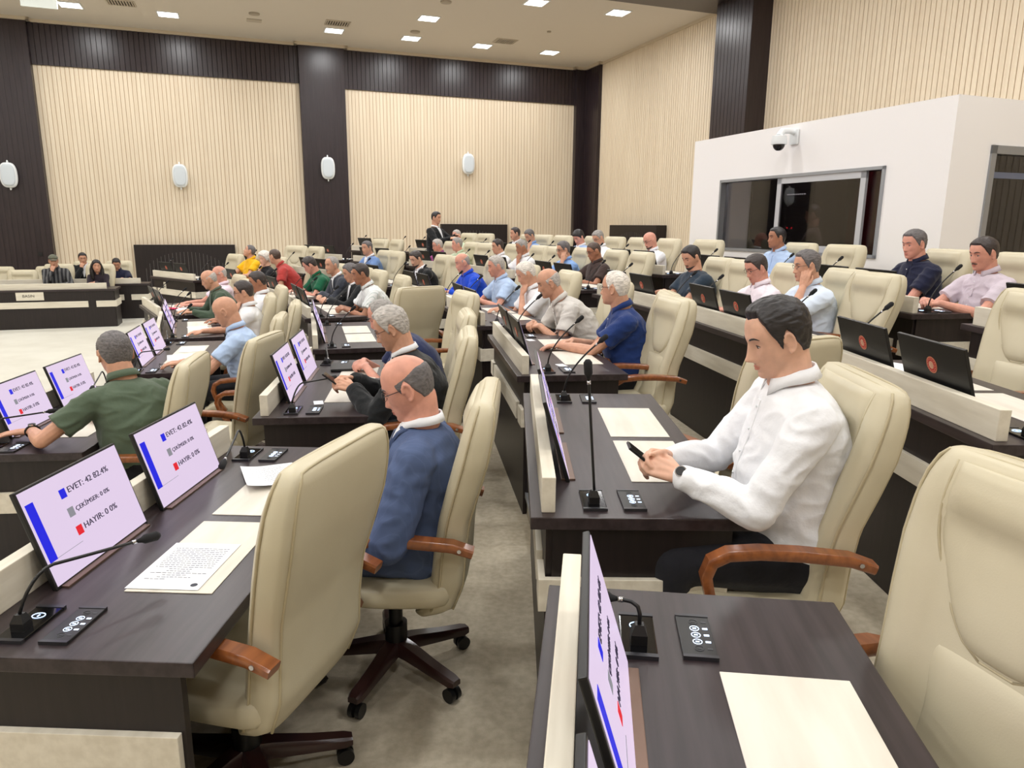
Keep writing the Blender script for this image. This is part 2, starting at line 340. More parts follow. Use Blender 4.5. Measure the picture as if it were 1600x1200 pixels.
# dark radiator covers
def radiator(p, rz, wdt, z0, h, dep, label):
    r = empty('radiator_cover', p, rz); r.location.z = z0; tag(r, label, 'radiator cover', 'dark radiator covers')
    m = MB(); m.bbox(-wdt/2, wdt/2, -dep, 0, 0, h, .008); m.obj('cabinet', WENGEP, r)
    g = MB(); n = int(wdt*.8/.09)
    for k in range(n):
        x = -wdt*.4+wdt*.8*k/(n-1); q = x/(wdt*.42); top = h*(.45+.42*math.sqrt(max(0, 1-q*q)))
        g.box(x-.006, x+.006, -dep-.006, -dep+.004, .12, top)
    g.obj('grille', M('grille slot', (96, 92, 92), .4, .5), r)
radiator(room(-1.47, WV-.05), UA, 2.5, -.28, 1.46, .14, 'wide dark radiator cover with arched slots under the left beige panel')
radiator(room(6.69, WV-.05), UA, 2.12, .42, 1.37, .14, 'dark radiator cover behind the standing man, under the right beige panel')
radiator(room(WU-.05, 17.95), UA-PI/2, 2.6, .42, 1.38, .3, 'dark box radiator cover on the right wall behind the bald man in white')

# ---------------------------------------------------------------- booth
BU, BV0, BV1, BT = 6.51, 5.4, 9.77, 3.02
def rb(name, u0, u1, v0, v1, z0, z1, mat):
    m = MB(); m.loft([[room(a, b, z) for a, b in ((u0, v0), (u1, v0), (u1, v1), (u0, v1))] for z in (z0, z1)]); return m.obj(name, mat)
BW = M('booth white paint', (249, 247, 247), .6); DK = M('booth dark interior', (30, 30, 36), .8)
wz0, wz1, wv0, wv1 = 1.44, 2.42, 6.16, 9.06
for a in ((BU, BU+.1, BV0, wv0, .42, BT), (BU, BU+.1, wv1, BV1, .42, BT), (BU, BU+.1, wv0, wv1, .42, wz0), (BU, BU+.1, wv0, wv1, wz1, BT)): struct(rb('wall_booth', *a, BW))
du0, dz1 = 7.03, 2.58
for a in ((BU+.1, du0, BV0, BV0+.1, .42, BT), (du0, WU-.05, BV0, BV0+.1, dz1, BT), (9.4, WU-.05, BV0, BV0+.1, .42, dz1)): struct(rb('wall_booth', *a, BW))
struct(rb('wall_booth', BU+.1, WU-.05, BV1-.1, BV1, .42, BT, BW)); struct(rb('ceiling', BU+.1, WU-.05, BV0+.1, BV1-.1, BT-.08, BT, BW))
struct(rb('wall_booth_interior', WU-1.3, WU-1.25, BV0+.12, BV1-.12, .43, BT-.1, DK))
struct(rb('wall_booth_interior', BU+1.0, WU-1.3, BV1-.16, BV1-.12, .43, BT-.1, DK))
GLASS = M('smoked window glass', (168, 164, 166), .02, trans=1)
GLASS.node_tree.nodes['Principled BSDF'].inputs['IOR'].default_value = 1.45
ALW = M('white aluminium frame', (205, 208, 214), .35, .3)
def bwin():
    r = empty('window_1', room(BU, (wv0+wv1)/2, wz0)); r['kind'] = 'structure'
    def part(name, mat, boxes):
        m = MB()
        for a in boxes: m.loft([[room(x, y, z)-r.location for x, y in ((a[0], a[2]), (a[1], a[2]), (a[1], a[3]), (a[0], a[3]))] for z in (a[4], a[5])])
        return m.obj(name, mat, r)
    f = .035; u0, u1 = BU-.02, BU+.12
    part('window_frame', ALU, [(u0, u1, wv0, wv1, wz1-f, wz1), (u0, u1, wv0, wv1, wz0, wz0+f), (u0, u1, wv0, wv0+f, wz0, wz1), (u0, u1, wv1-f, wv1, wz0, wz1)])
    s0, s1 = 6.42, 7.86; g = .075
    part('sliding_sash', ALW, [(BU+.0, BU+.035, s0, s1, wz1-f-g, wz1-f), (BU, BU+.035, s0, s1, wz0+f, wz0+f+g), (BU, BU+.035, s0, s0+g, wz0+f, wz1-f), (BU, BU+.035, s1-g, s1, wz0+f, wz1-f)])
    part('sliding_pane', GLASS, [(BU+.012, BU+.02, s0+g, s1-g, wz0+f+g, wz1-f-g)])
    part('fixed_pane', GLASS, [(BU+.07, BU+.078, wv0+f, wv1-f, wz0+f, wz1-f)])
bwin()
def bdoor():
    r = empty('door_1', room(du0, BV0, .42)); r['kind'] = 'structure'
    def part(name, mat, boxes):
        m = MB()
        for a in boxes: m.loft([[room(x, y, z)-r.location for x, y in ((a[0], a[2]), (a[1], a[2]), (a[1], a[3]), (a[0], a[3]))] for z in (a[4], a[5])])
        return m.obj(name, mat, r)
    G = M('door frame grey', (150, 152, 156), .4, .4)
    part('door_frame', G, [(du0, du0+.07, BV0-.02, BV0+.1, .42, dz1), (du0, 9.4, BV0-.02, BV0+.1, dz1-.08, dz1), (du0+.95, du0+1.02, BV0, BV0+.08, .42, dz1)])
    part('door_leaf', M('door leaf blue grey', (112, 122, 150), .4, .3), [(du0+.08, du0+.94, BV0+.03, BV0+.06, 2.27, 2.33), (du0+.62, du0+.70, BV0+.03, BV0+.06, .42, 1.4), (du0+.08, du0+.94, BV0+.03, BV0+.06, 1.32, 1.4), (du0+.87, du0+.94, BV0+.03, BV0+.06, .42, dz1-.08)])
    part('door_pane', GLASS, [(du0+.08, 9.4, BV0+.04, BV0+.048, .43, dz1-.08)])
bdoor()
# interior of the booth
r = empty('equipment_rack', room(7.9, 9.02, .70), UA-PI/2); tag(r, 'dark equipment rack with small lit indicators behind the booth glass', 'equipment rack')
m = MB(); m.bbox(-.32, .32, 0, .6, -.279, 2.0, .01); m.obj('cabinet', M('rack body', (40, 40, 44), .5), r)
m = MB()
for k in range(8): m.bbox(-.28, .28, -.012, 0, .9+k*.12, .99+k*.12, .003)
m.obj('unit_panel', M('rack unit', (58, 58, 62), .4), r)
m = MB()
for k in range(9): m.box(-.24+k*.045, -.22+k*.045, -.016, -.012, 1.55, 1.565)
m.obj('indicator_lights', M('white indicator', (255, 255, 255), emit=(255, 255, 255), es=2.5), r)
m = MB(); m.box(-.22, -.1, -.016, -.012, 1.79, 1.81); m.obj('display', M('blue indicator', (40, 40, 255), emit=(60, 80, 255), es=4), r)
m = MB(); m.box(-.2, -.18, -.016, -.012, 1.05, 1.07); m.box(-.1, -.08, -.016, -.012, 1.05, 1.07); m.obj('red_indicator', M('red indicator', (255, 40, 40), emit=(255, 40, 60), es=3), r)
r = empty('flag', room(7.05, 6.85, .42), UA); tag(r, 'red draped flag standing inside the booth at the right window end', 'flag')
m = MB(); m.tube([(0, 0, 0), (0, 0, 2.15)], .014); m.cyl((0, 0), .14, 0, .03); m.obj('pole', ALU, r)
m = MB(); rings = []
for i in range(14):
    z = 2.1-i*.11; k = .05+.13*min(1, i/5); rings.append([Vector((k*math.cos(a)*(1+.25*math.sin(5*a+i*.2)), k*math.sin(a)*(1+.25*math.sin(5*a+i*.2)), z)) for a in [2*PI*j/30 for j in range(30)]])
m.loft(rings); m.obj('cloth', M('red flag cloth', (150, 22, 34), .8, emit=(120, 10, 20), es=.0), r, 'all')
bl = bpy.data.lights.new('booth fill light', 'AREA'); bl.size = .3; bl.energy = 16; o = bpy.data.objects.new('booth_fill_light', bl); C.objects.link(o); o.location = room(7.4, 7.6, 2.85)  # added fill, no fixture: brightens the figure and equipment behind the booth glass
# dome camera
r = empty('dome_camera', room(BU-.002, 7.6, 2.86), UA+PI/2); tag(r, 'white dome surveillance camera on a bracket high on the white booth', 'camera')
m = MB(); m.bbox(-.07, .07, .002, .03, -.09, .09, .01); m.tube([(0, 0, .05), (0, .10, .07), (0, .2, .06), (0, .24, .0)], [.035, .035, .04, .045], 12); m.obj('bracket', WHITEP, r, True)
m = MB(); m.loft([[Vector((k*math.cos(a), .24+k*math.sin(a), z)) for a in [2*PI*j/24 for j in range(24)]] for z, k in ((.01, .05), (.0, .085), (-.07, .095), (-.1, .09))]); m.obj('housing', WHITEP, r, True)
m = MB(); m.ell((0, .24, -.1), (.072, .072, .075)); m.obj('dome', BLACKG, r, 'all')
exec_marker = True

# ---------------------------------------------------------------- desks
def desk_proto(L, W=.68, drop=.14):
    """local: y=0 inner edge, +y towards the seat, x along the desk"""
    r = empty('desk', (0, 0, 0)); h = L/2
    m = MB(); m.bbox(-h, h, 0, W, .71, .75, .004); m.obj('desktop', WENGE, r)
    m = MB(); m.box(-h+.04, h-.04, .05, .07, -drop, .71); m.obj('front_panel', WENGEP, r)
    for s in (-1, 1):
        m = MB(); m.box(min(s*(h-.03), s*(h-.055)), max(s*(h-.03), s*(h-.055)), .07, W-.05, .001, .71); m.obj('side_panel', WENGEP, r)
    m = MB(); m.bbox(-h+.06, h-.04, .035, .078, .75, .865, .003); m.obj('ledge', PALE, r)
    b = .43; t = .54
    m = MB(); m.bbox(-h+.22, h-.22, .028, .05, b, t, .002); m.obj('front_band', PALE, r)
    for s in (-1, 1):
        m = MB(); a0, a1 = sorted((s*(h-.15), s*(h-.008))); m.bbox(a0, a1, .028, .05, b, t, .002)
        a0, a1 = sorted((s*(h-.03), s*(h-.008))); m.bbox(a0, a1, .045, W-.06, b, t, .002); m.obj('corner_band', PALE, r)
    return r
def cut_copy(o, parent=None): return copy_tree(o, parent)

# monitor: origin at base centre on the desktop, screen faces +y (the seat)
TXT = {}
def text_mesh(body, size, mat):
    k = (body, size)
    cu = bpy.data.curves.new('t', 'FONT'); cu.body = body; cu.size = size; cu.extrude = .0006; cu.align_x = 'LEFT'
    o = bpy.data.objects.new('t', cu); C.objects.link(o)
    dg = bpy.context.evaluated_depsgraph_get(); dg.update(); me = bpy.data.meshes.new_from_object(o.evaluated_get(dg))
    bpy.data.objects.remove(o); bpy.data.curves.remove(cu)
    return [v.co.copy() for v in me.vertices], [list(p.vertices) for p in me.polygons]
TILT = Matrix.Rotation(R(17), 4, 'X')       # leans back, away from the reader
SW, SH = .475, .30
def monitor_proto():
    r = empty('monitor', (0, 0, 0))
    m = MB(); m.bbox(-SW/2, SW/2, -.014, 0, 0, SH, .003); m.xf(TILT); m.obj('housing', BLACK, r)
    m = MB(); m.bbox(-SW/2+.02, SW/2-.02, -.03, .02, -.002, .006, .002); m.obj('desk_slot', M('bronze slot trim', (118, 96, 84), .35, .7), r)
    m = MB(); m.box(-SW/2+.007, SW/2-.007, .0005, .0015, .010, SH-.007); m.xf(TILT); sc = m.obj('screen', SCREEN, r)
    def on(v): return TILT @ Vector((-v[0], .0022+v[1]*0, v[2]))    # screen coords: right = -x when read from +y
    def quad(n, x0, x1, z0, z1, mat, rot=0):
        m = MB(); m.box(-x1, -x0, .0018, .0026, z0, z1); m.xf(TILT); m.obj(n, mat, sc)
    BL = M('screen blue', (0, 0, 0), emit=(10, 20, 225), es=1); GR = M('screen grey', (0, 0, 0), emit=(140, 140, 148), es=1); RD = M('screen red', (0, 0, 0), emit=(230, 20, 40), es=1)
    TX = M('screen text', (10, 10, 30), .6, emit=(50, 42, 66), es=.8)
    quad('blue_bar', -.222, -.190, .078, .255, BL); quad('baseline', -.190, -.075, .079, .0802, GR)
    rowsz = ((.226, 'EVET: 42 82.4%', BL, .0262, -.073), (.166, 'ÇEKİMSER: 0 0%', GR, .0195, -.071), (.106, 'HAYIR: 0 0%', RD, .0262, -.068))
    for z, s, mt, sz, x in rowsz:
        quad('marker', x-.012, x+.014, z-.006, z+.022, mt)
        v, f = text_mesh(s, sz, TX); m = MB(); m.add([TILT @ Vector((-(x+.022+p.x*1.22), .0024+p.z, z+.002+p.y)) for p in v], f); m.obj('caption', TX, sc)
    # emblem on the back
    ER = M('emblem red', (178, 50, 44), .5); EG = M('emblem gold ring', (200, 130, 100), .5); EW = M('emblem pale', (226, 178, 150), .5)
    def back(m): 
        m.v = [tuple(TILT @ Vector((p[0], -.0145-p[2], (.195)+p[1]))) for p in m.v]; return m
    m = MB(); m.cyl((0, 0), .036, 0, .001, 40); e = back(m).obj('emblem', EG, r)
    m = MB(); m.cyl((0, 0), .031, .001, .002, 40); back(m).obj('emblem_disc', ER, e)
    m = MB(); a = [(.0165*math.cos(q), .0165*math.sin(q)) for q in np.linspace(R(40), R(320), 24)]
    b2 = [(.0045+.0135*math.cos(q), .0135*math.sin(q)) for q in np.linspace(R(310), R(50), 24)]
    pts = a+b2; n = len(pts); m.loft([[Vector((x, y, z)) for x, y in pts] for z in (.002, .003)], True)
    st = [((.006 if k % 2 else .0145 if 0 else (.007 if k % 2 == 0 else .003)), 0) for k in range(0)]
    sp = [Vector((.0125+(.0065 if k % 2 == 0 else .0027)*math.cos(PI+k*PI/5), (.0065 if k % 2 == 0 else .0027)*math.sin(PI+k*PI/5), 0)) for k in range(10)]
    m.loft([[p+Vector((0, 0, z)) for p in sp] for z in (.002, .003)], True)
    for k in range(16):
        q = 2*PI*k/16; m.loft([[Vector((.0262*math.cos(q)+.0016*math.cos(w_), .0262*math.sin(q)+.0016*math.sin(w_), z)) for w_ in [2*PI*j/6 for j in range(6)]] for z in (.002, .003)], True)
    back(m).obj('emblem_crescent', EW, e)
    return r
def mic_proto(bend=0):
    r = empty('microphone', (0, 0, 0))
    m = MB(); m.bbox(-.08, .08, -.038, .038, 0, .008, .003); m.obj('base', BLACKG, r)
    for s in (-1, 1): m = MB(); m.box(s*.08-.006, s*.08+.006, -.038, .038, 0, .0095); m.obj('base_trim', M('gunmetal', (70, 70, 74), .35, .7), r)
    m = MB(); m.loft([[Vector((.03+a*.017, b*.017, z)) for a, b in ((-1, -1), (1, -1), (1, 1), (-1, 1))] for z in (.008, .03)] + [[Vector((.03+a*.009, b*.009, .05)) for a, b in ((-1, -1), (1, -1), (1, 1), (-1, 1))]]); m.obj('socket', BLACK, r)
    n = 16
    if bend == 0:   P = [Vector((.03+.02*k/n, .16*(k/n)**1.5, .05+.25*(k/n)**.85)) for k in range(n+1)]
    elif bend in (1, 4):
        e = Vector((-.25, .17, .085)) if bend == 1 else Vector((.33, .06, .05)); P = [Vector((.03, 0, .05))]
        for k in range(1, n+1): q = k/n; P.append(Vector((.03+e.x*q**1.25, e.y*q**1.25, .05+.10*math.sin(min(1, q*2.6)*PI/2)+(e.z-.10)*max(0, q-.35)/.65)))
    elif bend == 2: P = [Vector((.03+.01*k/n, -.03*k/n, .05+.36*k/n)) for k in range(n+1)]
    else:           P = [Vector((.03, 0, .05)), Vector((.03, 0, .072)), Vector((.028, -.005, .088)), Vector((.024, -.018, .096)), Vector((.018, -.034, .096)), Vector((.012, -.048, .094))]
    m = MB(); m.tube(P, .0045, 8); m.obj('gooseneck', BLACK, r, 'all')
    d = (P[-1]-P[-2]).normalized(); m = MB(); m.tube([P[-1], P[-1]+d*.012, P[-1]+d*.02, P[-1]+d*.055, P[-1]+d*.064], [.005, .008, .013, .0135, .007], 14); m.obj('head', M('microphone foam', (26, 26, 28), .9, bump=((900, 900, 900), .6, .002)), r, 'all')
    m = MB(); m.tube([P[-1]-d*.014, P[-1]-d*.003], .0062, 10); m.obj('ring', CHROME, r, 'all')
    m = MB(); m.tube([Vector((-.032+.013*math.cos(a), .016*math.sin(a), .009)) for a in [2*PI*k/20 for k in range(21)]], .0012, 6, cap=False); m.box(-.037, -.027, -.002, .002, .0085, .0095)
    m.obj('touch_symbol', M('lit symbol', (200, 225, 255), emit=(190, 220, 255), es=1.6), r)
    return r
def console_proto():
    r = empty('voting_console', (0, 0, 0))
    m = MB(); m.bbox(-.082, .082, -.036, .036, 0, .008, .002); m.obj('body', BLACK, r)
    for s in (-1, 1): m = MB(); m.box(s*.08-.005, s*.08+.005, -.036, .036, 0, .0095); m.obj('end_trim', M('gunmetal'), r)
    for k in range(5):
        x = -.052+k*.026; lit = k in (1, 2, 3)
        m = MB(); m.tube([Vector((x+.0095*math.cos(a), .0095*math.sin(a), .0085)) for a in [2*PI*j/18 for j in range(19)]], .0009, 5, cap=False); m.box(x-.002, x+.002, -.004, .004, .008, .009); m.box(x-.003, x+.003, .017, .028, .008, .0088)
        m.obj('button', M('lit button', (220, 235, 255), emit=(210, 228, 255), es=1.5) if lit else M('unlit button', (60, 62, 66), .5), r)
    return r
MONP = monitor_proto(); MICP = [mic_proto(k) for k in range(5)]; CONP = console_proto()
used = set()
def use(p):
    if p.name not in used: used.add(p.name); return p
    return copy_tree(p)
DR = {('B', -7.9): .09}; DROT = {('B', -7.9): 1.7}
def place(o, r, t, x, y, z, rz=0):
    """put o at desk-local x, y of a unit whose centre is at angle t in row r"""
    a = R(t-90+DROT.get((r, t), 0)); b = polar(RIN[r]+DR.get((r, t), 0), t, FL[r]); o.location = b+Vector((x*math.cos(a)-y*math.sin(a), x*math.sin(a)+y*math.cos(a), z)); o.rotation_euler = (0, 0, a+rz)
    return o
UNITS = {
 'A': [(-2.2, 'in the left foreground'), (6.8, 'of the grey-haired man in black'), (15.8, 'with nobody before the broad chair'), (24.4, 'of the striped-shirt man'), (32.9, 'of the green polo man'), (41.6, 'of the red polo man'), (50.4, 'of the yellow polo man')],
 'B': [(-7.9, 'in the right foreground'), (0, 'of the man in white dress shirt'), (8.0, 'of the navy-blue polo man'), (16.2, 'of the bald man in beige'), (24.3, 'of the bright blue shirt man'), (32.4, 'of the bearded black-suit man'), (40.4, 'of the pale blue blazer man'), (48.4, 'left of the blue blazer man')],
 'C': [(1.1, 'at the right edge, red emblems large'), (8.6, 'of the pink shirt man'), (15, 'of the slate T-shirt man'), (22, 'of the brown shirt man'), (28.8, 'of the white shirt chin-resting man'), (35.7, 'of the magenta shirt man'), (42.6, 'beside the standing man in black'), (49.4, 'under the middle dark pilaster')],
 'D': [(2.9, 'cut by the right edge, last row'), (9.6, 'of the mauve polo man'), (16.3, 'below the booth window'), (22.7, 'of the bald bearded man'), (29.2, 'of the two bent-over white-blue men'), (35.8, 'of the man with dark moustache'), (42.3, 'before the right radiator cover'), (48.8, 'left of the right radiator cover')],
 'F': [(6.3, 'of the olive polo man'), (15.6, 'of the bald light-blue shirt man'), (24.1, 'of the white polo glasses man'), (33.4, 'of the green jacket man')],
}
MICB = {('A', 0): (1, 4), ('B', 1): (2, 0), ('B', 0): (3, 3), ('A', 1): (1, 4), ('F', 0): (1, 4), ('F', 1): (1, 4)}
desk0 = {}
for r in 'ABCDF':
    for i, (t, d) in enumerate(UNITS[r]):
        L = {'F': 1.62, 'A': 1.68, 'B': 1.68, 'C': 1.64, 'D': 1.62}[r]; k = L
        if k not in desk0: desk0[k] = o = desk_proto(L)
        else: o = copy_tree(desk0[k])
        place(o, r, t, 0, 0, 0); tag(o, 'dark wood desk with pale ledge '+d, 'desk', 'curved rows of two-seat desks')
        for s, nm in ((1, 'near'), (-1, 'far')):
            o = place(use(MONP), r, t, s*.29, .18 if (r, i) == ('B', 0) else (.20 if r == 'F' else .145), .75)
            tag(o, 'black monitor, %s one on the desk %s' % (nm, d), 'monitor', 'voting monitors on the desks')
            mk = MICB.get((r, i), (0, 0))[0 if s == 1 else 1]
            o = place(use(MICP[mk]), r, t, s*(.70 if (r, i) != ('B', 0) else .63), .19 if r != 'B' else .205, .75)
            tag(o, 'gooseneck microphone, %s end of the desk %s' % (nm, d), 'microphone', 'gooseneck microphones on the desks')
            o = place(use(CONP), r, t, s*(.70 if (r, i) != ('B', 0) else .64), .305 if r != 'B' else .33, .75)
            tag(o, 'black button console, %s end of desk %s' % (nm, d), 'voting console', 'voting consoles on the desks')
# pale inlays let into the desktops: one mesh per desk half
inl = None
for r in 'ABCDF':
    for i, (t, d) in enumerate(UNITS[r]):
        for s, nm in ((1, 'near'), (-1, 'far')):
            if inl is None:
                m = MB(); m.bbox(-.245, .245, -.125, .125, 0, .003, .0015); o = inl = m.obj('desk_mat', MAT)
            else: o = inl.copy(); C.objects.link(o)
            place(o, r, t, s*.275, .455 if r != 'B' else .485, .75)
            tag(o, 'pale wooden mat, %s half of the desk %s' % (nm, d), 'desk mat', 'pale writing mats on the desks')

# ---------------------------------------------------------------- chair
def smooth(a, b, x): x = max(0, min(1, (x-a)/(b-a))); return x*x*(3-2*x)
PROF = [(.36, -.14, .40, .07), (.40, -.20, .47, .12), (.50, -.235, .49, .13), (.62, -.245, .485, .125), (.74, -.262, .495, .12), (.86, -.295, .535, .125), (.97, -.325, .565, .125), (1.06, -.345, .565, .115), (1.12, -.358, .545, .10), (1.155, -.365, .51, .085)]
def prof(z):
    zs = [p[0] for p in PROF]; return [float(np.interp(z, zs, [p[k] for p in PROF])) for k in (1, 2, 3)]
def backrest_front(u, z):
    """front surface y of the backrest for u in -1..1"""
    y, w_, th = prof(z); f = y+th/2
    bol = smooth(.5, .75, abs(u)); rec = .035*(1-bol)*smooth(.45, .6, z)*(1-smooth(1.02, 1.10, z))
    v = f-rec-.02*smooth(.8, 1, abs(u))
    return v
def chair_proto(full=True):
    r = empty('office_chair', (0, 0, 0))
    N = 40 if full else 24; zs = list(np.linspace(.36, 1.155, 34 if full else 20)); rings = []
    for z in zs+[1.168, 1.174]:
        zz = min(z, 1.155); y, w_, th = prof(zz); sh = 1 if z <= 1.155 else (.94 if z < 1.17 else .82); ts = 1 if z <= 1.155 else (.72 if z < 1.17 else .35)
        if z < .38: ts = .6
        ring = []
        for k in range(N):
            a = 2*PI*k/N; cx = math.copysign(abs(math.cos(a))**.42, math.cos(a)); sy = math.copysign(abs(math.sin(a))**.42, math.sin(a))
            x = w_/2*sh*cx; yy = y+th/2*ts*sy
            if sy > .3 and z <= 1.155: yy = y+(backrest_front(cx, zz)-y)*min(1, (sy-.3)/.5) if sy < .8 else backrest_front(cx, zz)*1.0-(.01 if abs(cx) > .9 else 0)
            ring.append(Vector((x, yy, z)))
        rings.append(ring)
    m = MB(); m.loft(rings); m.obj('backrest', LEATHER, r, 'all')
    # head pad and lumbar pad
    def pad(name, outline, z0, z1, off, n=18, top=False):
        m = MB(); G = []; nz = n
        for i in range(nz+1):
            z = z0+(z1-z0)*i/nz; hw = outline((z-z0)/(z1-z0)); row = []
            for j in range(nz+1):
                u = -1+2*j/nz; x = u*hw; y, w_, th = prof(z); e = (1-abs(u)**3)*(1-abs(2*i/nz-1)**4 if not top or i < nz/2 else 1-.55*(2*i/nz-1)**2)
                row.append(Vector((x, backrest_front(x/(w_/2), z)+off*max(0, e)**.5-.006, z)))
            G.append(row)
        v = [p for r_ in G for p in r_]+[p-Vector((0, .03, 0)) for r_ in G for p in r_]; q = nz+1; k2 = q*q; f = []
        for i in range(nz):
            for j in range(nz): a = i*q+j; f.append((a, a+1, a+q+1, a+q)); f.append((k2+a, k2+a+q, k2+a+q+1, k2+a+1))
        for i in range(nz):
            f += [(i, k2+i, k2+i+1, i+1), (nz*q+i, nz*q+i+1, k2+nz*q+i+1, k2+nz*q+i), (i*q, (i+1)*q, k2+(i+1)*q, k2+i*q), (i*q+nz, k2+i*q+nz, k2+(i+1)*q+nz, (i+1)*q+nz)]
        m.add(v, f); return m.obj(name, LEATHER, r, 'all'), G
    hp, G = pad('head_pad', lambda s: .035+.160*math.sin(min(1, s*1.25)*PI/2)**.6, .80, 1.155, .030, 18, True)
    if full:
        edge = [G[i][0] for i in range(19)][::-1]+[G[0][j] for j in range(19)]+[G[i][18] for i in range(19)]
        m = MB(); m.tube([p+Vector((0, .004, 0)) for p in edge], .0035, 6); m.obj('seam', LEATHER2, hp, 'all')
    lp, G = pad('lumbar_pad', lambda s: .15-.03*math.sin(s*PI), .50, .80, .020)
    # seat
    m = MB(); rings = []
    for k in range(15):
        y = -.26+.50*k/14; q = k/14; w_ = .50+.03*math.sin(q*PI); zt = .525-.02*math.sin(q*PI)-.05*smooth(.8, 1, q); zb = .40+.03*smooth(.6, 1, q)+.02*(1-smooth(0, .15, q))
        if k in (0, 14): zt -= .03; zb += .03; w_ -= .05
        ring = []
        for j in range(28):
            a = 2*PI*j/28; cx = math.copysign(abs(math.cos(a))**.45, math.cos(a)); sy = math.copysign(abs(math.sin(a))**.5, math.sin(a))
            ring.append(Vector((w_/2*cx, y, (zt+zb)/2+(zt-zb)/2*sy-(.012 if sy > .8 and abs(cx) < .6 else 0))))
        rings.append(ring)
    m.loft(rings); m.obj('seat', LEATHER, r, 'all')
    # piping round the rear edge
    for sgn in ((-.93, 'rear') , (.55, 'front')) if full else ((-.93, 'rear'),):
        pts = []
        kx, ky = (.90, -.84) if sgn[0] < 0 else (.985, .45)
        for z in np.linspace(.40, 1.145, 22): y, w_, th = prof(z); pts.append(Vector((-w_/2*kx, y+th/2*ky, z)))
        y, w_, th = prof(1.155)
        for a in np.linspace(0, PI, 9)[1:-1]: pts.append(Vector((-w_/2*kx*math.copysign(abs(math.cos(a))**.6, math.cos(a)), y+th/2*ky*.8, 1.150+.021*math.sin(a)**.5)))
        for z in np.linspace(1.145, .40, 22): y, w_, th = prof(z); pts.append(Vector((w_/2*kx, y+th/2*ky, z)))
        m = MB(); m.tube(pts, .0045, 6); m.obj('piping', LEATHER2, r, 'all')
    for s in (-1, 1):
        x = s*.292; P = [(-.33, .66), (-.26, .683), (-.12, .695), (.0, .698), (.09, .69), (.135, .665), (.15, .62), (.135, .56), (.10, .50), (.07, .45)]
        T = [.030, .034, .034, .034, .034, .034, .032, .030, .028, .028]; rings = []
        for i, (y, z) in enumerate(P):
            a = Vector(P[max(0, i-1)]); b = Vector(P[min(len(P)-1, i+1)]); d = (b-a).normalized(); n = Vector((-d.y, d.x)); w_ = .027 if i < 7 else .02; t = T[i]/2
            ring = [Vector((x+c_*w_, y+n.x*e*t, z+n.y*e*t)) for c_, e in ((-1, -.6), (-.8, -1), (.8, -1), (1, -.6), (1, .6), (.8, 1), (-.8, 1), (-1, .6))]; rings.append(ring)
        m = MB(); m.loft(rings); ar = m.obj('armrest', ARM, r, True)
        if full:
            m = MB(); m.loft([[Vector((x+s*c_, -.285+.007*math.cos(q), .676+.007*math.sin(q))) for q in [2*PI*j/12 for j in range(12)]] for c_ in (.024, .030)]); m.obj('screw', CHROME, ar)
    m = MB(); m.cyl((0, 0), .028, .12, .38, 16); m.cyl((0, 0), .045, .10, .22, 16); m.bbox(-.11, .11, -.13, .11, .375, .42, .01); m.obj('column', BLACK, r, True)
    for k in range(5):
        a = 2*PI*k/5+.3; rot = Matrix.Rotation(a, 4, 'Z')
        rings = [[Vector((d, c_*w_, z+e*h)) for c_, e in ((-1, -1), (1, -1), (1, .5), (.7, 1), (-.7, 1), (-1, .5))] for d, w_, z, h in ((.0, .035, .125, .03), (.08, .032, .12, .026), (.2, .028, .10, .02), (.30, .026, .087, .017), (.325, .02, .085, .012))]
        m = MB(); m.loft(rings).xf(rot); lg = m.obj('leg', BASEW, r, True)
        if full:
            m = MB(); m.tube([(.30, 0, .08), (.30, 0, .06)], .012)
            for s in (-1, 1): m.loft([[Vector((.30+.028*math.cos(q), s*c_, .03+.028*math.sin(q))) for q in [2*PI*j/18 for j in range(18)]] for c_ in (.006, .024)])
            m.xf(rot); m.obj('caster', BLACK, lg, True)
    return r
CHF = chair_proto(True); CHL = chair_proto(False)
for p in (CHF, CHL): p.location = (0, 0, -50)
usedc = set()
def chair(pos, face, z, label, full=False, group=None):
    """face: world heading (deg, ccw from +X) the chair faces"""
    p = CHF if full else CHL
    if p.name in usedc: o = copy_tree(p)
    else: usedc.add(p.name); o = p
    o.location = (pos[0], pos[1], z); o.rotation_euler = (0, 0, R(face-90)); tag(o, label, 'chair', group or 'cream leather armchairs in the rows'); return o
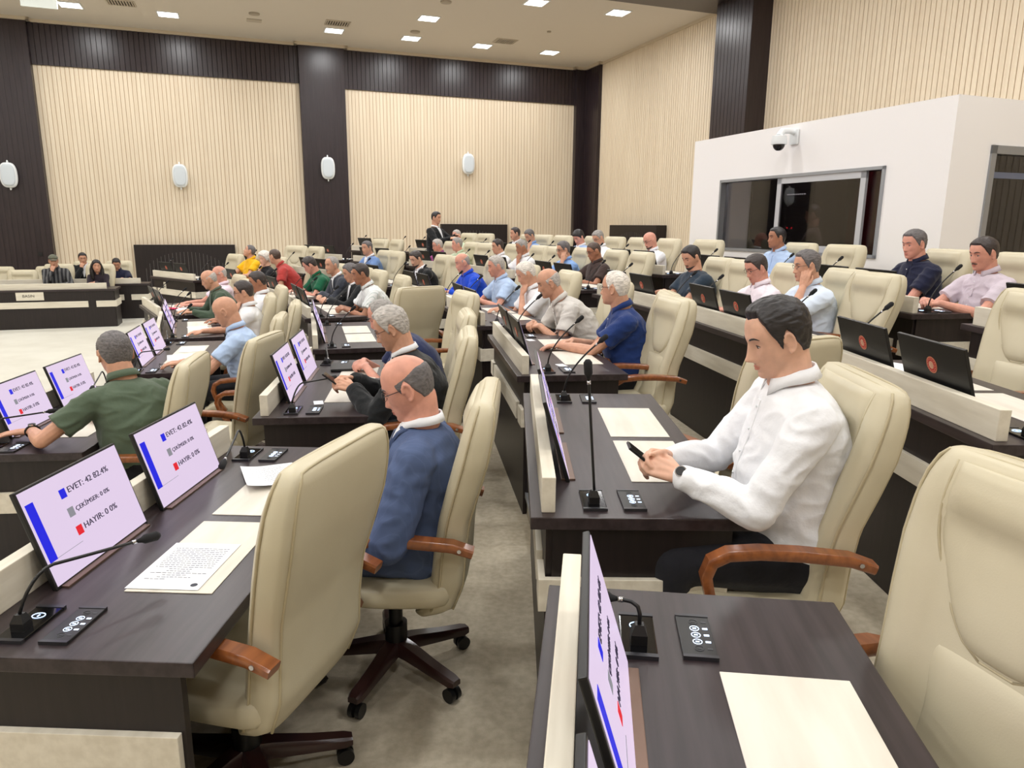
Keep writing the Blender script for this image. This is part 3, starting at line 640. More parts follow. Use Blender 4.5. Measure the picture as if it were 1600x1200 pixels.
EMPTY = [ # row, angle, dr, turn, label, full
 ('A', 17.6, .0, -70, 'empty cream leather armchair turned its broad back to us, centre of the picture', 1),
 ('A', 13.8, .1, 10, 'empty cream leather armchair just right of the broad turned-away one', 1),
 ('A', 49.6, -.1, 0, 'empty cream armchair left of the man in yellow', 0),
 ('B', 49.2, -.1, 20, 'empty cream armchair, left one of the two in front of the middle pilaster foot', 0),
 ('B', 47.2, -.1, 0, 'empty cream armchair, right one of the two in front of the middle pilaster foot', 0),
 ('B', 36.4, -.15, -5, 'empty cream armchair right beside the man in the pale blue blazer', 0),
 ('B', 28.4, -.15, 0, 'empty cream armchair just left of the man in the bright blue shirt', 0),
 ('B', 6.5, -.15, 5, 'empty cream leather armchair right beside the navy-blue polo man, in front of slate monitors', 1),
 ('B', 1.3, .03, -60, 'empty cream armchair turned sideways behind the man in the white dress shirt', 1),
 ('C', 13.6, -.12, 0, 'empty cream armchair between the slate T-shirt man and the pink shirt man', 0),
 ('C', 7.35, -.12, 4, 'empty cream armchair right of the bluish-white shirt man, behind the large monitors', 1),
 ('C', 2.6, -.11, 5, 'empty cream armchair cut by the right edge at mid height', 1),
 ('C', 20.6, -.12, 0, 'empty cream armchair in front of the bald bearded man', 0),
 ('C', 28.0, -.12, 0, 'empty cream armchair just left of the mid-blue shirt man holding his cheek', 0),
 ('C', 34.8, -.12, 10, 'empty cream armchair behind the man in bright blue and pale green', 0),
 ('C', 46.9, -.1, 0, 'empty cream armchair, left one of the pair behind the pale blue blazer man', 0),
 ('C', 45.2, -.1, -10, 'empty cream armchair, right one of the pair behind the pale blue blazer man', 0),
 ('D', 41.0, -.1, 0, 'empty cream armchair in front of the middle of the right radiator cover', 0),
 ('D', 33.6, -.1, 0, 'empty cream armchair alone in front of the right beige panel', 0),
 ('D', 27.2, -.1, 0, 'empty cream armchair in front of the box radiator cover', 0),
 ('D', 22.0, -.1, 10, 'empty cream armchair at the left end of the white booth', 0),
 ('D', 14.5, -.1, 6, 'empty cream armchair below the sliding pane of the booth window', 0),
 ('F', 8.3, .1, -12, 'empty cream armchair between the olive polo man and the bald man in light blue', 1),
 ('F', 17.2, .15, 0, 'empty cream armchair behind the bald man in light blue, beside the tilted monitors', 1),
]
for r, t, dr, turn, lb, full in EMPTY:
    chair(polar(RSEAT[r]+dr, t), t+180+turn, FL[r], lb, bool(full))
chair((-.83, 1.99), 180-16, 0, 'large empty cream leather armchair seen from behind in the left foreground', True)
chair((.68, 1.14), 198, FL['B'], 'large empty cream leather armchair cut by the lower right corner', True)

# ---------------------------------------------------------------- press desks on the hall floor
def press(u0, u1, v0, dep, label, sign):
    r = empty('press_desk', room(u1, v0, -.28), UA); tag(r, label, 'desk', 'long press desks on the hall floor'); L = u1-u0
    m = MB(); m.bbox(-L, 0, 0, dep, .71, .75, .004); m.obj('desktop', WENGE, r)
    m = MB(); m.box(-L, -.04, .02, .05, 0, .71); m.obj('front_panel', WENGEP, r)
    m = MB(); m.box(-.06, -.03, .05, dep-.05, 0, .71); m.obj('side_panel', WENGEP, r)
    m = MB(); m.bbox(-L, -.16, .06, .10, .75, .865, .003); m.obj('ledge', PALE, r)
    m = MB(); m.bbox(-L, -.5, -.004, .02, .40, .52, .002); m.obj('front_band', PALE, r)
    m = MB(); m.bbox(-.36, .0, -.004, .02, .40, .52, .002); m.bbox(-.03, -.005, .02, dep-.05, .40, .52, .002); m.obj('corner_band', PALE, r)
    if sign:
        m = MB(); m.bbox(-.23, .23, -.015, 0, -.085, .085, .002); b = m.obj('name_board', PALE, r); b.location = (-1.47, .018, .64)
        v, f = text_mesh('BASIN', .075, INK); m = MB(); m.add([(p.x-.125, -.0165-p.z, p.y-.026) for p in v], f); m.obj('lettering', M('black lettering', (24, 22, 22), .7), b)
press(-7.0, -2.44, 16.18, .68, 'long dark press desk with pale band and BASIN board at far left', True)
press(-6.2, -1.98, 17.45, .55, 'second dark press desk behind the BASIN desk', False)
for u, v, lb in ((-4.35, 17.35, 'cream chair back just left of the man in cap, front press row'), (-5.1, 18.7, 'cream chair back at the very left edge, rear press row'), (-4.15, 18.7, 'cream chair back partly behind the cap man, rear press row')):
    chair(room(u, v), math.degrees(UA)-90, -.40, lb, False, 'cream chairs of the press desks')
m = MB(); P = [Vector((.16*math.cos(a), .02*math.sin(2*a), .10*abs(math.sin(a)))) for a in np.linspace(0, PI, 20)]
m.tube(P, .006, 8); m.tube([p*.7+Vector((.03, .03, 0)) for p in P], .006, 8); o = m.obj('cable_loop', BLACK, None, 'all'); o.location = room(-3.0, 16.30, -.28+.75); o.rotation_euler = (0, 0, UA); tag(o, 'looped black cable lying on the press desk before the cap man', 'cable')

# ---------------------------------------------------------------- people
def g2(x, s): return math.exp(-(x/s)**2)
_HZ = [-.117, -.114, -.107, -.095, -.08, -.065, -.05, -.03, -.01, .01, .03, .05, .07, .09, .105, .112, .117]
_HW = [.012, .028, .040, .050, .057, .062, .0665, .071, .0745, .0758, .0758, .0735, .067, .055, .038, .025, .002]
_HF = [.060, .074, .083, .086, .086, .087, .086, .085, .084, .085, .088, .086, .079, .066, .046, .030, .002]
_HB = [-.020, -.012, .004, .026, .050, .066, .078, .089, .096, .100, .101, .098, .089, .072, .050, .033, .002]
_T = []
for _k in range(401):
    _z = -.117+.234*_k/400; _T.append([float(np.mean([np.interp(max(-.117, min(.117, _z+q)), _HZ, A_) for q in np.linspace(-.008, .008, 9)])) if abs(_z) < .105 else float(np.interp(_z, _HZ, A_)) for A_ in (_HW, _HF, _HB)])
def head_point(az, el, girth=1.0, nose=1.0):
    """az 0 = face front (+y), positive to the right (+x); el -pi/2..pi/2"""
    pz = .117*math.sin(el); W, Fy, By = _T[int(max(0, min(400, round((pz+.117)/.234*400))))]
    sx, cy = math.sin(az), math.cos(az)
    px = W*math.copysign(abs(sx)**.92, sx)*(girth if pz < .02 else 1+(girth-1)*.5)
    py = (Fy if cy > 0 else By)*math.copysign(abs(cy)**(.80 if cy > 0 else .92), cy)
    if cy > .1:
        f = smooth(.1, .5, cy)
        py += f*(-.012*g2(abs(px)-.031, .014)*g2(pz-.006, .012))             # eye sockets
        py += f*(.005*g2(pz-.028, .008)*g2(px, .045))                          # brow
        nz = (pz+.040)/.052                                                     # 0 at tip, 1 at bridge
        if nz > 0: h = .027*(1-nz)+.007*nz if nz < 1 else .007*math.exp(-(nz-1)*5)
        else: h = .027*math.exp(-(nz/.16)**2)
        wd = .0085+.006*max(0, 1-abs(nz))
        py += f*nose*h*g2(px, wd)
        py += f*(.007*g2(pz+.040, .008)*g2(abs(px)-.013, .007))                 # nostril wings
        py += f*(.007*g2(pz+.062, .006)*g2(px, .022)+.007*g2(pz+.075, .0065)*g2(px, .018))
        py -= f*(.003*g2(pz+.0685, .003)*g2(px, .026)+.004*g2(pz+.086, .006)*g2(px, .02))
        py += f*(.006*g2(pz+.100, .012)*g2(px, .022))                           # chin
        py += f*(.004*g2(pz+.022, .02)*g2(abs(px)-.044, .016)-.004*g2(pz+.055, .018)*g2(abs(px)-.045, .014))
    return Vector((px, py, pz))
def face_y(x, z, girth=1.0, nose=1.0):
    el = math.asin(max(-.999, min(.999, z/.117))); W = _T[int(max(0, min(400, round((z+.117)/.234*400))))][0]*girth
    return head_point(math.asin(max(-1, min(1, x/W)))**1.0, el, girth, nose).y
def head_mb(m, mat, girth, nose, na=56, ne=46):
    rings = []
    for i in range(1, ne):
        el = -PI/2+PI*i/ne; ring = []
        for j in range(na):
            a = 2*PI*j/na; az = a-.55*math.sin(a)*(.5 if 1 else 0)      # denser towards the face
            ring.append(mat @ head_point(az, el, girth, nose))
        rings.append(ring)
    m.loft(rings)
    for s in (-1, 1):        # ears
        c = Vector((s*.0725*girth, -.004, -.008)); P = []
        for k in range(11):
            a = R(-70+k*26); P.append(c+Vector((s*(.007+.004*math.sin(a)), -.006-.016*math.cos(a)*1.0, .004+.030*math.sin(a)))*1.0 if 0 else c+Vector((s*.0095, -.016*math.cos(a-R(20)), .030*math.sin(a-R(20)))))
        for a, b in zip(P[:-1], P[1:]): m.caps(mat @ a, .0052, mat @ b, .0052, 6, 2)
        q = Vector((.006, .013, .026)); e = MB(); e.ell(c+Vector((s*.004, 0, 0)), q, seg=10, rings=8); e.v = [mat @ Vector(p) for p in e.v]; m.add(e.v, e.f)
        e = MB(); e.ell(c+Vector((s*.006, .004, -.028)), (.005, .007, .009), seg=8, rings=6); e.v = [mat @ Vector(p) for p in e.v]; m.add(e.v, e.f)
    for s in (-1, 1):        # lids
        e = MB(); e.ell((s*.031, .0675, .004), (.0145, .0095, .0105), seg=12, rings=8); e.v = [mat @ Vector(p) for p in e.v]; m.add(e.v, e.f)

def hairline(az, style):
    """lowest z (m) of the hair for azimuth az (0 front .. pi back) and the upper limit"""
    a = abs(az)
    X = [0, .35, .75, 1.05, 1.3, 1.42, 1.62, 1.85, 2.2, PI]
    Z = {'short': [.073, .073, .071, .046, .000, -.022, .030, -.020, -.060, -.072],
         'thick': [.056, .054, .046, .030, -.005, -.030, .026, -.024, -.064, -.078],
         'receding': [.088, .090, .096, .060, .010, -.022, .030, -.020, -.060, -.072],
         'combed': [.080, .084, .084, .056, .004, -.030, .030, -.022, -.062, -.076],
         'horseshoe': [.20, .20, .20, .12, .012, -.018, .030, -.020, -.060, -.070],
         'long': [.066, .060, .040, .005, -.03, -.10, -.10, -.11, -.115, -.118],
         'curly': [.058, .055, .040, .010, -.02, -.05, -.02, -.06, -.085, -.09],
         'crop': [.070, .070, .064, .044, .004, -.018, .030, -.020, -.055, -.066],
         'cap': [.050, .048, .044, .042, .042, .042, .04, .03, .01, -.0]}[style]
    return float(np.interp(a, X, Z))
def hair_obj(mat, style, hmat, parent, girth, thick, rough, fine):
    na, ne = (150, 110) if fine else (64, 46)
    m = MB(); grid = {}; lim = .9
    seed = random.random()*50
    for i in range(ne+1):
        el = -PI/2*.92+(PI/2*.92+PI/2-.02)*i/ne
        for j in range(na):
            a = 2*PI*j/na; az = a if a <= PI else a-2*PI
            p = head_point(a, el, girth, 0); d = p.normalized(); hl = hairline(az, style); e = (p.z-hl)/.016
            if style == 'horseshoe':
                up = .050+.028*smooth(1.2, 2.4, abs(az)); e = min(e, (up-p.z)/.03, (abs(az)-1.08)/.30)
            if style == 'horseshoe': q = thick*.7
            else: q = thick*(.55+.45*smooth(-.02, .08, p.z))
            if style in ('combed', 'thick', 'short') : q *= 1+.35*smooth(.3, .9, p.normalized().y)*smooth(.04, .09, p.z)
            nn = noise.noise(Vector((d.x*9+seed, d.y*3.5, d.z*9)))*.5+noise.noise(Vector((d.x*26, d.y*8+seed, d.z*26)))*.35
            if style == 'curly': nn = noise.noise(d*16+Vector((seed, 0, 0)))*1.5
            if style == 'long': nn *= .6; q = thick*(.6+.9*smooth(.07, -.08, p.z)*(1-.0)) if p.z < .07 else thick*.7
            h = -.004+(q+.004)*smooth(0, 1, e)+nn*rough*smooth(0, 1, e)
            grid[i, j] = (p+d*h, e)
    top = max(i for i, _ in grid)
    idx = {}; v = []; f = []
    for i in range(ne):
        for j in range(na):
            k = (j+1) % na; q = [(i, j), (i, k), (i+1, k), (i+1, j)]
            if max(grid[c][1] for c in q) <= 0: continue
            ff = []
            for c in q:
                if c not in idx: idx[c] = len(v); v.append(hmat @ grid[c][0])
                ff.append(idx[c])
            f.append(ff)
    capr = [(top, j) for j in range(na)]
    if style != 'horseshoe':
        f.append([idx[c] for c in capr if c in idx])
    m.add(v, f)
    if style == 'long':
        for s in (-1, 1):
            for dx, dy, L in ((.075, -.01, .26), (.085, -.04, .28), (.06, -.075, .3), (.02, -.095, .3)):
                m.chain([hmat @ Vector((s*dx*.9, dy, .02)), hmat @ Vector((s*dx*1.15, dy-.005, -.08)), hmat @ Vector((s*dx*1.2, dy+.01, -L*.62)), hmat @ Vector((s*dx*1.05, dy+.03, -L))], [.026, .034, .034, .018], 8)
    o = m.obj('hair', mat, parent, 'all'); return o

def torso_frame(P, N, curve, bulk, belly):
    P = Vector(P); N = Vector(N)
    secs = [(0, .178, .125), (.15, .18, .135), (.32, .172, .128+belly*.8), (.5, .168, .122+belly), (.68, .182, .122+belly*.3), (.82, .176, .110), (.92, .128, .088), (1.0, .072, .066)]
    L = (N-P).length; d = (N-P)/L; side = Vector((1, 0, 0)); back = side.cross(d)*-1   # back points to -y side
    back = d.cross(side); back = -back if back.y > 0 else back
    out = []
    for s, a, b in secs:
        c = P+(N-P)*s+back*curve*math.sin(s*PI); fo = .03*math.sin(s*PI)+belly*.45*math.sin(min(1, s*1.3)*PI)
        out.append((s, c-back*fo*.6, a*bulk, b*bulk*.98, d, back))
    return out
def torso_ring(sec, n=28, ex=.85, grow=0):
    s, c, a, b, d, back = sec; r = []
    for k in range(n):
        q = 2*PI*k/n; cx = math.copysign(abs(math.cos(q))**ex, math.cos(q)); sy = math.copysign(abs(math.sin(q))**ex, math.sin(q))
        r.append(c+Vector((1, 0, 0))*(a+grow)*cx-back*(b+grow)*sy)
    return r
def front_pt(secs, s, x, off):
    S_ = [q[0] for q in secs]; i = max(0, min(len(secs)-2, sum(1 for v in S_ if v <= s)-1)); t = (s-S_[i])/(S_[i+1]-S_[i])
    A, B = secs[i], secs[i+1]; c = A[1].lerp(B[1], t); a = A[2]+(B[2]-A[2])*t; b = A[3]+(B[3]-A[3])*t; back = A[5]
    u = min(.98, abs(x)/a); sy = (1-u**(2/.85))**(.425)
    return c+Vector((x, 0, 0))-back*(b*sy+off)
def ik(Sh, W, l1, l2, pole):
    d = W-Sh; L = min(d.length, (l1+l2)*.985); d = d.normalized(); a = (l1*l1-l2*l2+L*L)/(2*L); h = math.sqrt(max(0, l1*l1-a*a))
    p = Vector(pole)-d*Vector(pole).dot(d); p.normalize(); return Sh+d*a+p*h, Sh+d*L
def hand(m, W, d, n, side, curl, sc=1.0, spread=.3, thumb=.6, seg=8):
    d = Vector(d).normalized(); n = Vector(n); n = (n-d*n.dot(d)).normalized(); th = n.cross(d)*side; W = Vector(W)
    offs = (.027, .009, -.009, -.026); lens = ((.040, .025, .020), (.045, .028, .022), (.041, .026, .021), (.032, .021, .018)); kn = (.088, .092, .087, .078)
    tips = []
    for o, ln, k in zip(offs, lens, kn):
        K = W+(d*k+th*o)*sc; m.caps(W+(d*.012+th*o*.55)*sc, .0165*sc, K, .0115*sc, seg, 2)
        a = 0; p = K; dd = (d+th*o*spread*8).normalized(); rr = .0098*sc
        for i, l in enumerate(ln):
            a += curl*(.75 if i == 0 else 1.0 if i == 1 else .7); q = p+(dd*math.cos(a)-n*math.sin(a))*l*sc; m.caps(p, rr, q, rr*.9, seg, 2); p = q; rr *= .9
        tips.append(p)
    m.caps(W+d*.03*sc, .017*sc, W+d*.065*sc, .016*sc, seg, 2)
    t0 = W+(d*.022+th*.020)*sc; t1 = W+(d*.052+th*.045-n*.012)*sc; t2 = t1+(d*.028+th*.012*(1-thumb)-n*.012*thumb)*sc; t3 = t2+(d*.022-th*.010*thumb-n*.008*thumb)*sc
    m.caps(t0, .016*sc, t1, .012*sc, seg, 2); m.caps(t1, .0118*sc, t2, .0105*sc, seg, 2); m.caps(t2, .0102*sc, t3, .009*sc, seg, 2)
    return tips, t3

SKIN = {'fair': (226, 178, 152), 'tan': (212, 160, 132), 'rosy': (222, 160, 138), 'dark': (176, 122, 94)}
HAIRC = {'black': (26, 22, 22), 'dark': (44, 36, 34), 'brown': (64, 48, 40), 'grey': (128, 124, 120), 'salt': (84, 80, 80), 'white': (190, 184, 176), 'lightgrey': (152, 147, 141)}
def skin_mat(k): return M('skin '+k, SKIN[k], .5, var=(tuple(int(c*.93) for c in SKIN[k]), (22, 22, 22)), bump=((260, 260, 260), .12, .0015), sss=.08, spec=.4)
def hair_mat(k): return M('hair '+k, HAIRC[k], .45 if k in ('black', 'dark', 'brown') else .6, var=(tuple(min(255, int(c*1.25)+8) for c in HAIRC[k]), (120, 25, 120)), bump=((300, 50, 300), .5, .0016))
def cloth(key, rgb, rough=.85): return M('cloth '+key, rgb, rough, bump=((38, 38, 38), .25, .012), sheen=.15, spec=.25)
TROUS = cloth('dark trousers', (28, 28, 34)); SHOE = M('black shoe leather', (20, 18, 18), .35)

POSES = {
 # wrist position, finger direction, back-of-hand normal, curl  for right (+x) and left (-x) hand; y measured from the hips
 'clasp': (((.075, .47, .815), (-.8, .55, .05), (.35, .25, .9), .85), ((-.085, .45, .805), (.85, .5, .0), (-.3, .2, .9), .7)),
 'rest': (((.14, .46, .79), (-.35, .93, -.03), (0, 0, 1), .25), ((-.15, .44, .79), (.4, .9, -.03), (0, 0, 1), .3)),
 'fold': (((-.02, .40, .80), (-.9, .35, -.03), (0, 0, 1), .35), ((.03, .36, .83), (.95, .2, -.05), (0, 0, 1), .35)),
 'read': (((.12, .47, .80), (-.3, .9, -.05), (.2, 0, 1), .4), ((-.13, .50, .82), (.2, .95, -.1), (-.2, 0, 1), .3)),
 'phone': (((.065, .36, .87), (-.42, .80, .35), (.75, .1, .55), .9), ((-.065, .36, .87), (.42, .80, .35), (-.75, .1, .55), .9)),
 'lap': (((.13, .26, .64), (-.3, .9, -.1), (0, 0, 1), .4), ((-.13, .26, .64), (.3, .9, -.1), (0, 0, 1), .4)),
 'chinL': (((.12, .44, .79), (-.4, .9, 0), (0, 0, 1), .3), 'chin'),
 'chinR': ('chin', ((-.13, .42, .79), (.5, .85, 0), (0, 0, 1), .3)),
 'out': (((.30, .50, .80), (.2, .95, -.02), (0, 0, 1), .15), ((-.10, .38, .80), (.6, .7, 0), (0, 0, 1), .3)),
}
SEATED = []
def person(label, r, Rh, t, zh, body=0, head=(0, 15, 0), pose='clasp', top='polo', col=('white', (225, 225, 228)), hair='short', hc='dark', skin='tan',
           glasses=False, tache=None, bulk=1.08, belly=.035, near=False, pos=None, face=None, lean=None, z0=None, stand=False, extra=None, girth=1.06, nose=1.0, thick=.010, cshift=.10,
           group='men seated at the desks', thing_name='person', under=None, tie=None, custom=None, seat=True, chairlabel=None, cfull=False, cturn=0, hb=0, trousers=None):
    """Rh, t, zh: place and height of the top of the head; head=(turn left deg, nod down deg, tilt)"""
    fa = face if face is not None else t+180; fa += body
    hp = pos if pos is not None else polar(Rh, t)
    zf = FL[r] if z0 is None else z0
    fwd = Vector((math.cos(R(fa)), math.sin(R(fa)), 0))
    ly = lean if lean is not None else (.09 if r in 'CD' else max(0.0, RSEAT[r]-Rh)+.01)
    root = empty(thing_name, Vector((hp[0], hp[1], zf))-fwd*ly, R(fa-90)); tag(root, label, 'person', group)
    vox = .0042 if near else .0085; cv = .0075 if near else .014; sg = 12 if near else 8
    hy, hn, ht = head
    HM = Matrix.Rotation(R(hy), 4, 'Z') @ Matrix.Rotation(R(-hn), 4, 'X') @ Matrix.Rotation(R(ht), 4, 'Y')
    Hc = Vector((0, ly, zh-.112)); HT = Matrix.Translation(Hc) @ HM
    if stand: Pv = Vector((0, 0, .95)); N = Vector((0, ly-.03, zh-.29))
    else: Pv = Vector((0, 0, .60)); N = Vector((0, ly*.86-.035-.01*hn/20, zh-.252))
    secs = torso_frame(Pv, N, .045 if not stand else .01, bulk, belly)
    sm = skin_mat(skin)
    # arms
    ax = (N-Pv).normalized(); sh = [N-ax*.088+Vector((s*.172*bulk, .0, 0)) for s in (1, -1)]
    A = []
    for k, s in enumerate((1, -1)):
        p = (custom or POSES[pose])[k]
        if p == 'chin':
            ch = HT @ Vector((s*.02, .085, -.125)); W = ch+Vector((s*.02, .03, -.075)); p = (tuple(W), tuple(Vector((-s*.25, -.15, 1))), (s*.2, 1, .1), 1.1); pole = (s*.35, .35, -1)
        elif p == 'cheek':
            ch = HT @ Vector((s*.07, .045, -.07)); W = ch+Vector((s*.03, .03, -.085)); p = (tuple(W), tuple(Vector((-s*.15, -.25, 1))), (s*.9, .6, .1), .35); pole = (s*.5, .4, -1)
        else: pole = (s*.75, -.25, -.8)
        if len(p) > 4: pole = p[4]
        W0 = Vector(p[0]); E, W = ik(sh[k], W0, .30*(.95+.05*bulk), .265, pole); A.append((sh[k], E, W, p, s))
    # body: one continuous surface of head, neck, trunk core, arms and hands
    b = MB(); head_mb(b, HT, girth, nose)
    jaw = HT @ Vector((0, -.022, -.055)); b.caps(jaw, .060*girth, N+ax*.0+Vector((0, .005, 0)), .068*bulk**.5, 16)
    core = [torso_ring(q, 24, .85, -.016) for q in secs[:-1]]; b.loft(core)
    b.caps(N-ax*.02, .056, N-ax*.09, .066, 12)
    for (s0, E, W, p, s) in A:
        b.chain([N-ax*.05+Vector((s*.08, 0, 0)), s0, s0.lerp(E, .4), E, E.lerp(W, .35), E.lerp(W, .8), W], [.036, .044*bulk, .042*bulk, .037*bulk, .038*bulk if top not in ('shirt', 'suit') else .034, .030 if top not in ('shirt', 'suit') else .027, .027], sg)
        hand(b, W, p[1], p[2], s, p[3], 1.0 if near else 1.03, seg=8 if near else 6)
    link('body', fuse(b, vox, 2 if near else 2, .45), sm, root)
    # garment
    cm = col[1] if isinstance(col[1], bpy.types.Material) else cloth(*col)
    g = MB(); rings = [torso_ring(q, 32, .85, .004 if k < len(secs)-1 else .002) for k, q in enumerate(secs)]; g.loft(rings)
    long_ = top in ('shirt', 'suit'); gr = .006+(.008 if top == 'suit' else 0)
    for (s0, E, W, p, s) in A:
        g.chain([N-ax*.052+Vector((s*.045, -.005, 0)), s0+Vector((0, -.005, -.004)), s0.lerp(E, .25)], [.056, .062*bulk+gr*.5, .058*bulk+gr], sg)
        if long_: g.chain([s0, s0.lerp(E, .5), E, E.lerp(W, .45), E.lerp(W, .93)], [.060*bulk+gr, .054*bulk+gr, .048*bulk+gr, .047*bulk+gr, .036+gr], sg)
        else:
            e = .66; d = (E-s0).normalized(); a = Vector((0, 0, 1)) if abs(d.z) < .9 else Vector((0, 1, 0)); n1 = (a-d*a.dot(d)).normalized(); n2 = d.cross(n1)
            rg = []
            for q, rr in ((0, .057), (.3, .060), (.6, .061), (1.0, .066)):
                c_ = s0.lerp(E, e*q); rg.append([c_+(n1*math.cos(w_)+n2*math.sin(w_))*(rr*bulk+gr) for w_ in [2*PI*i/20 for i in range(20)]])
            g.loft(rg)
    if top == 'suit': # skirt of the jacket over the hips
        g.caps(Pv+Vector((.09, -.01, -.02)), .13, Pv+Vector((-.09, -.01, -.02)), .13, 12)
        if not stand:
            for s in (-1, 1): g.chain([Pv+Vector((s*.10, 0, -.01)), Pv+Vector((s*.13, .16, -.02))], [.125, .098], 12)
        else: g.caps(Pv+Vector((.06, 0, -.12)), .15, Pv+Vector((-.06, 0, -.12)), .15, 12)
    gm = fuse(g, cv, 4, .5)
    nv = len(gm.vertices); co_ = np.empty(nv*3); no_ = np.empty(nv*3); gm.vertices.foreach_get('co', co_); gm.vertices.foreach_get('normal', no_); co_ = co_.reshape(-1, 3); no_ = no_.reshape(-1, 3); dd_ = np.empty(nv)
    for i_ in range(nv):        # folds
        c = Vector(co_[i_]); n1 = noise.noise(Vector((c.x*6+t, c.y*6, c.z*10))); n2 = noise.noise(Vector((c.x*11+n1*1.5, c.y*9+t, c.z*15)))
        w_ = n1*.6+(.35-abs(n2)*1.6)*.8
        dd_[i_] = w_*(.012 if near else .010)
    gm.vertices.foreach_set('co', (co_+no_*dd_[:, None]).ravel()); gm.update()
    link('jacket' if top == 'suit' else 'shirt', gm, cm, root)
    # collar
    def collar(mat, r0, r1, h, gap, name='collar', lapel=True):
        m = MB(); n = 26; up = (jaw-N).normalized(); c0 = N+ax*.012; sx = Vector((1, 0, 0)); fy = up.cross(sx)*-1; fy = fy if fy.y > 0 else -fy; ring = []
        for k in range(n+1):
            a = gap+(2*PI-2*gap)*k/n; fr = max(0, math.cos(a)); dv = sx*math.sin(a)+fy*math.cos(a)
            t_ = c0+up*(h-.022*fr)+dv*(r0+.002*fr); o_ = c0+up*(-.004-.040*fr**4)+dv*(r1+.012*fr**2)
            ring.append([t_, t_+dv*.003+up*.001, o_+dv*.002, o_-dv*.001-up*.001, t_-dv*.003])
        m.loft(ring, True); return m.obj(name, mat, root, 'all')
    if top in ('polo', 'shirt'): collar(cm, .067*bulk**.5+.002, .082*bulk**.5, .034, .34)
    if top == 'polo' or top == 'shirt':
        m = MB(); rg = []
        for s_ in np.linspace(.90, .62 if top == 'polo' else .12, 10): rg.append([front_pt(secs, s_, x, o) for x, o in ((-.014, .009), (.014, .009), (.014, .004), (-.014, .004))])
        m.loft(rg); m.obj('placket', cm, root, True)
        if near:
            m = MB()
            for s_ in np.linspace(.86, .2, 6): m.ell(front_pt(secs, s_, 0, .011), (.005, .003, .005), seg=8, rings=6)
            m.obj('button', WHITEP, root, 'all')
    if top == 'tee': 
        m = MB(); up = (jaw-N).normalized(); m.tube([N+ax*.006+Vector((math.sin(a), 0, 0))*.068+Vector((0, math.cos(a)*.064+.008, -.012*math.cos(a))) for a in [2*PI*k/24 for k in range(25)]], .006, 6, cap=False); m.obj('collar', cm, root, 'all')
    if top == 'suit':
        um = cloth('white shirt', (236, 237, 240), .8) if under is None else under
        m = MB(); rg = []
        for s_ in np.linspace(.97, .52, 12):
            w_ = .006+.062*(s_-.50)/.47; rg.append([front_pt(secs, s_, x, o) for x, o in ((-w_, .008), (-w_*.4, .012), (w_*.4, .012), (w_, .008), (w_, -.004), (-w_, -.004))])
        m.loft(rg); m.obj('shirt', um, root, 'all'); collar(um, .069*bulk**.5, .078*bulk**.5, .026, .22)
        for s in (-1, 1):
            m = MB(); rg = []
            for s_ in np.linspace(.99, .50, 12):
                w_ = .006+.062*(s_-.50)/.47; k_ = .030*math.sin((s_-.48)/.5*PI)+.012; rg.append([front_pt(secs, s_, s*x, o) for x, o in ((w_*.92, .012), (w_+k_, .020), (w_+k_, .008), (w_*.92, .003))])
            m.loft(rg); m.obj('lapel', cm, root, True)
        if tie:
            m = MB(); rg = []
            for s_, w_ in ((.93, .016), (.90, .014), (.87, .012), (.7, .024), (.56, .030)): rg.append([front_pt(secs, s_, x, o) for x, o in ((-w_, .015), (0, .020), (w_, .015), (w_, .010), (-w_, .010))])
            m.loft(rg); m.obj('tie', cloth(*tie), root, True)
        for (s0, E, W, p, s) in A:
            d = (W-E).normalized(); m = MB(); m.caps(W-d*.03, .036, W-d*.008, .034, 14, 2); m.obj('cuff', um, root, 'all')
    # hair and face
    hm = hair_mat(hc)
    if hair != 'bald':
        th = {'crop': .0025, 'horseshoe': .004, 'receding': .006, 'curly': .028, 'long': .020, 'combed': .016, 'thick': .018}.get(hair, thick)
        if hair == 'cap':
            hair_obj(hm, 'crop', HT, root, girth, .006, .002, near)
            co = hair_obj(cloth('olive cap', (96, 98, 84)), 'cap', HT, root, girth, .016, 0, near); co.name = 'cap'
            m = MB(); m.loft([[HT @ Vector((w_*x, .075+.075*math.sqrt(max(0, 1-x*x))*k, .052+dz-.012*k-.01*x*x)) for x in np.linspace(-1, 1, 13)]+[HT @ Vector((w_*x, .06, .052+dz)) for x in np.linspace(1, -1, 13)] for dz, w_, k in ((-.004, .06, 1), (.0, .062, 1.03), (.004, .06, 1))]); m.obj('brim', M('cloth olive cap'), co)
        else: hair_obj(hm, hair, HT, root, girth, th, .006 if hair in ('combed', 'thick', 'curly') else (.002 if hair in ('crop', 'horseshoe') else .004), near)
    bm_ = hair_mat('lightgrey' if hc in ('white',) else ('salt' if hc in ('grey', 'lightgrey') else hc))
    for s in (-1, 1):
        m = MB(); m.tube([HT @ Vector((s*x, face_y(x, z, girth)+.0005, z)) for x, z in ((.013, .0235), (.020, .027), (.028, .0295), (.036, .030), (.043, .028), (.050, .0235))], [.0015, .0034, .0036, .0032, .0024, .001], 6, flat=1.0); m.obj('eyebrow', bm_, root, 'all')
        m = MB(); m.ell((s*.031, .0702, .0005), (.0118, .0078, .0052), seg=12, rings=8); m.v = [tuple(HT @ Vector(p)) for p in m.v]; ey = m.obj('eye', M('eye white', (205, 196, 190), .3), root, 'all')
        m = MB(); m.ell((s*.031, .0763, -.0005), (.0048, .0022, .0046), seg=10, rings=6); m.v = [tuple(HT @ Vector(p)) for p in m.v]; m.obj('iris', M('dark iris', (30, 20, 16), .2), ey, 'all')
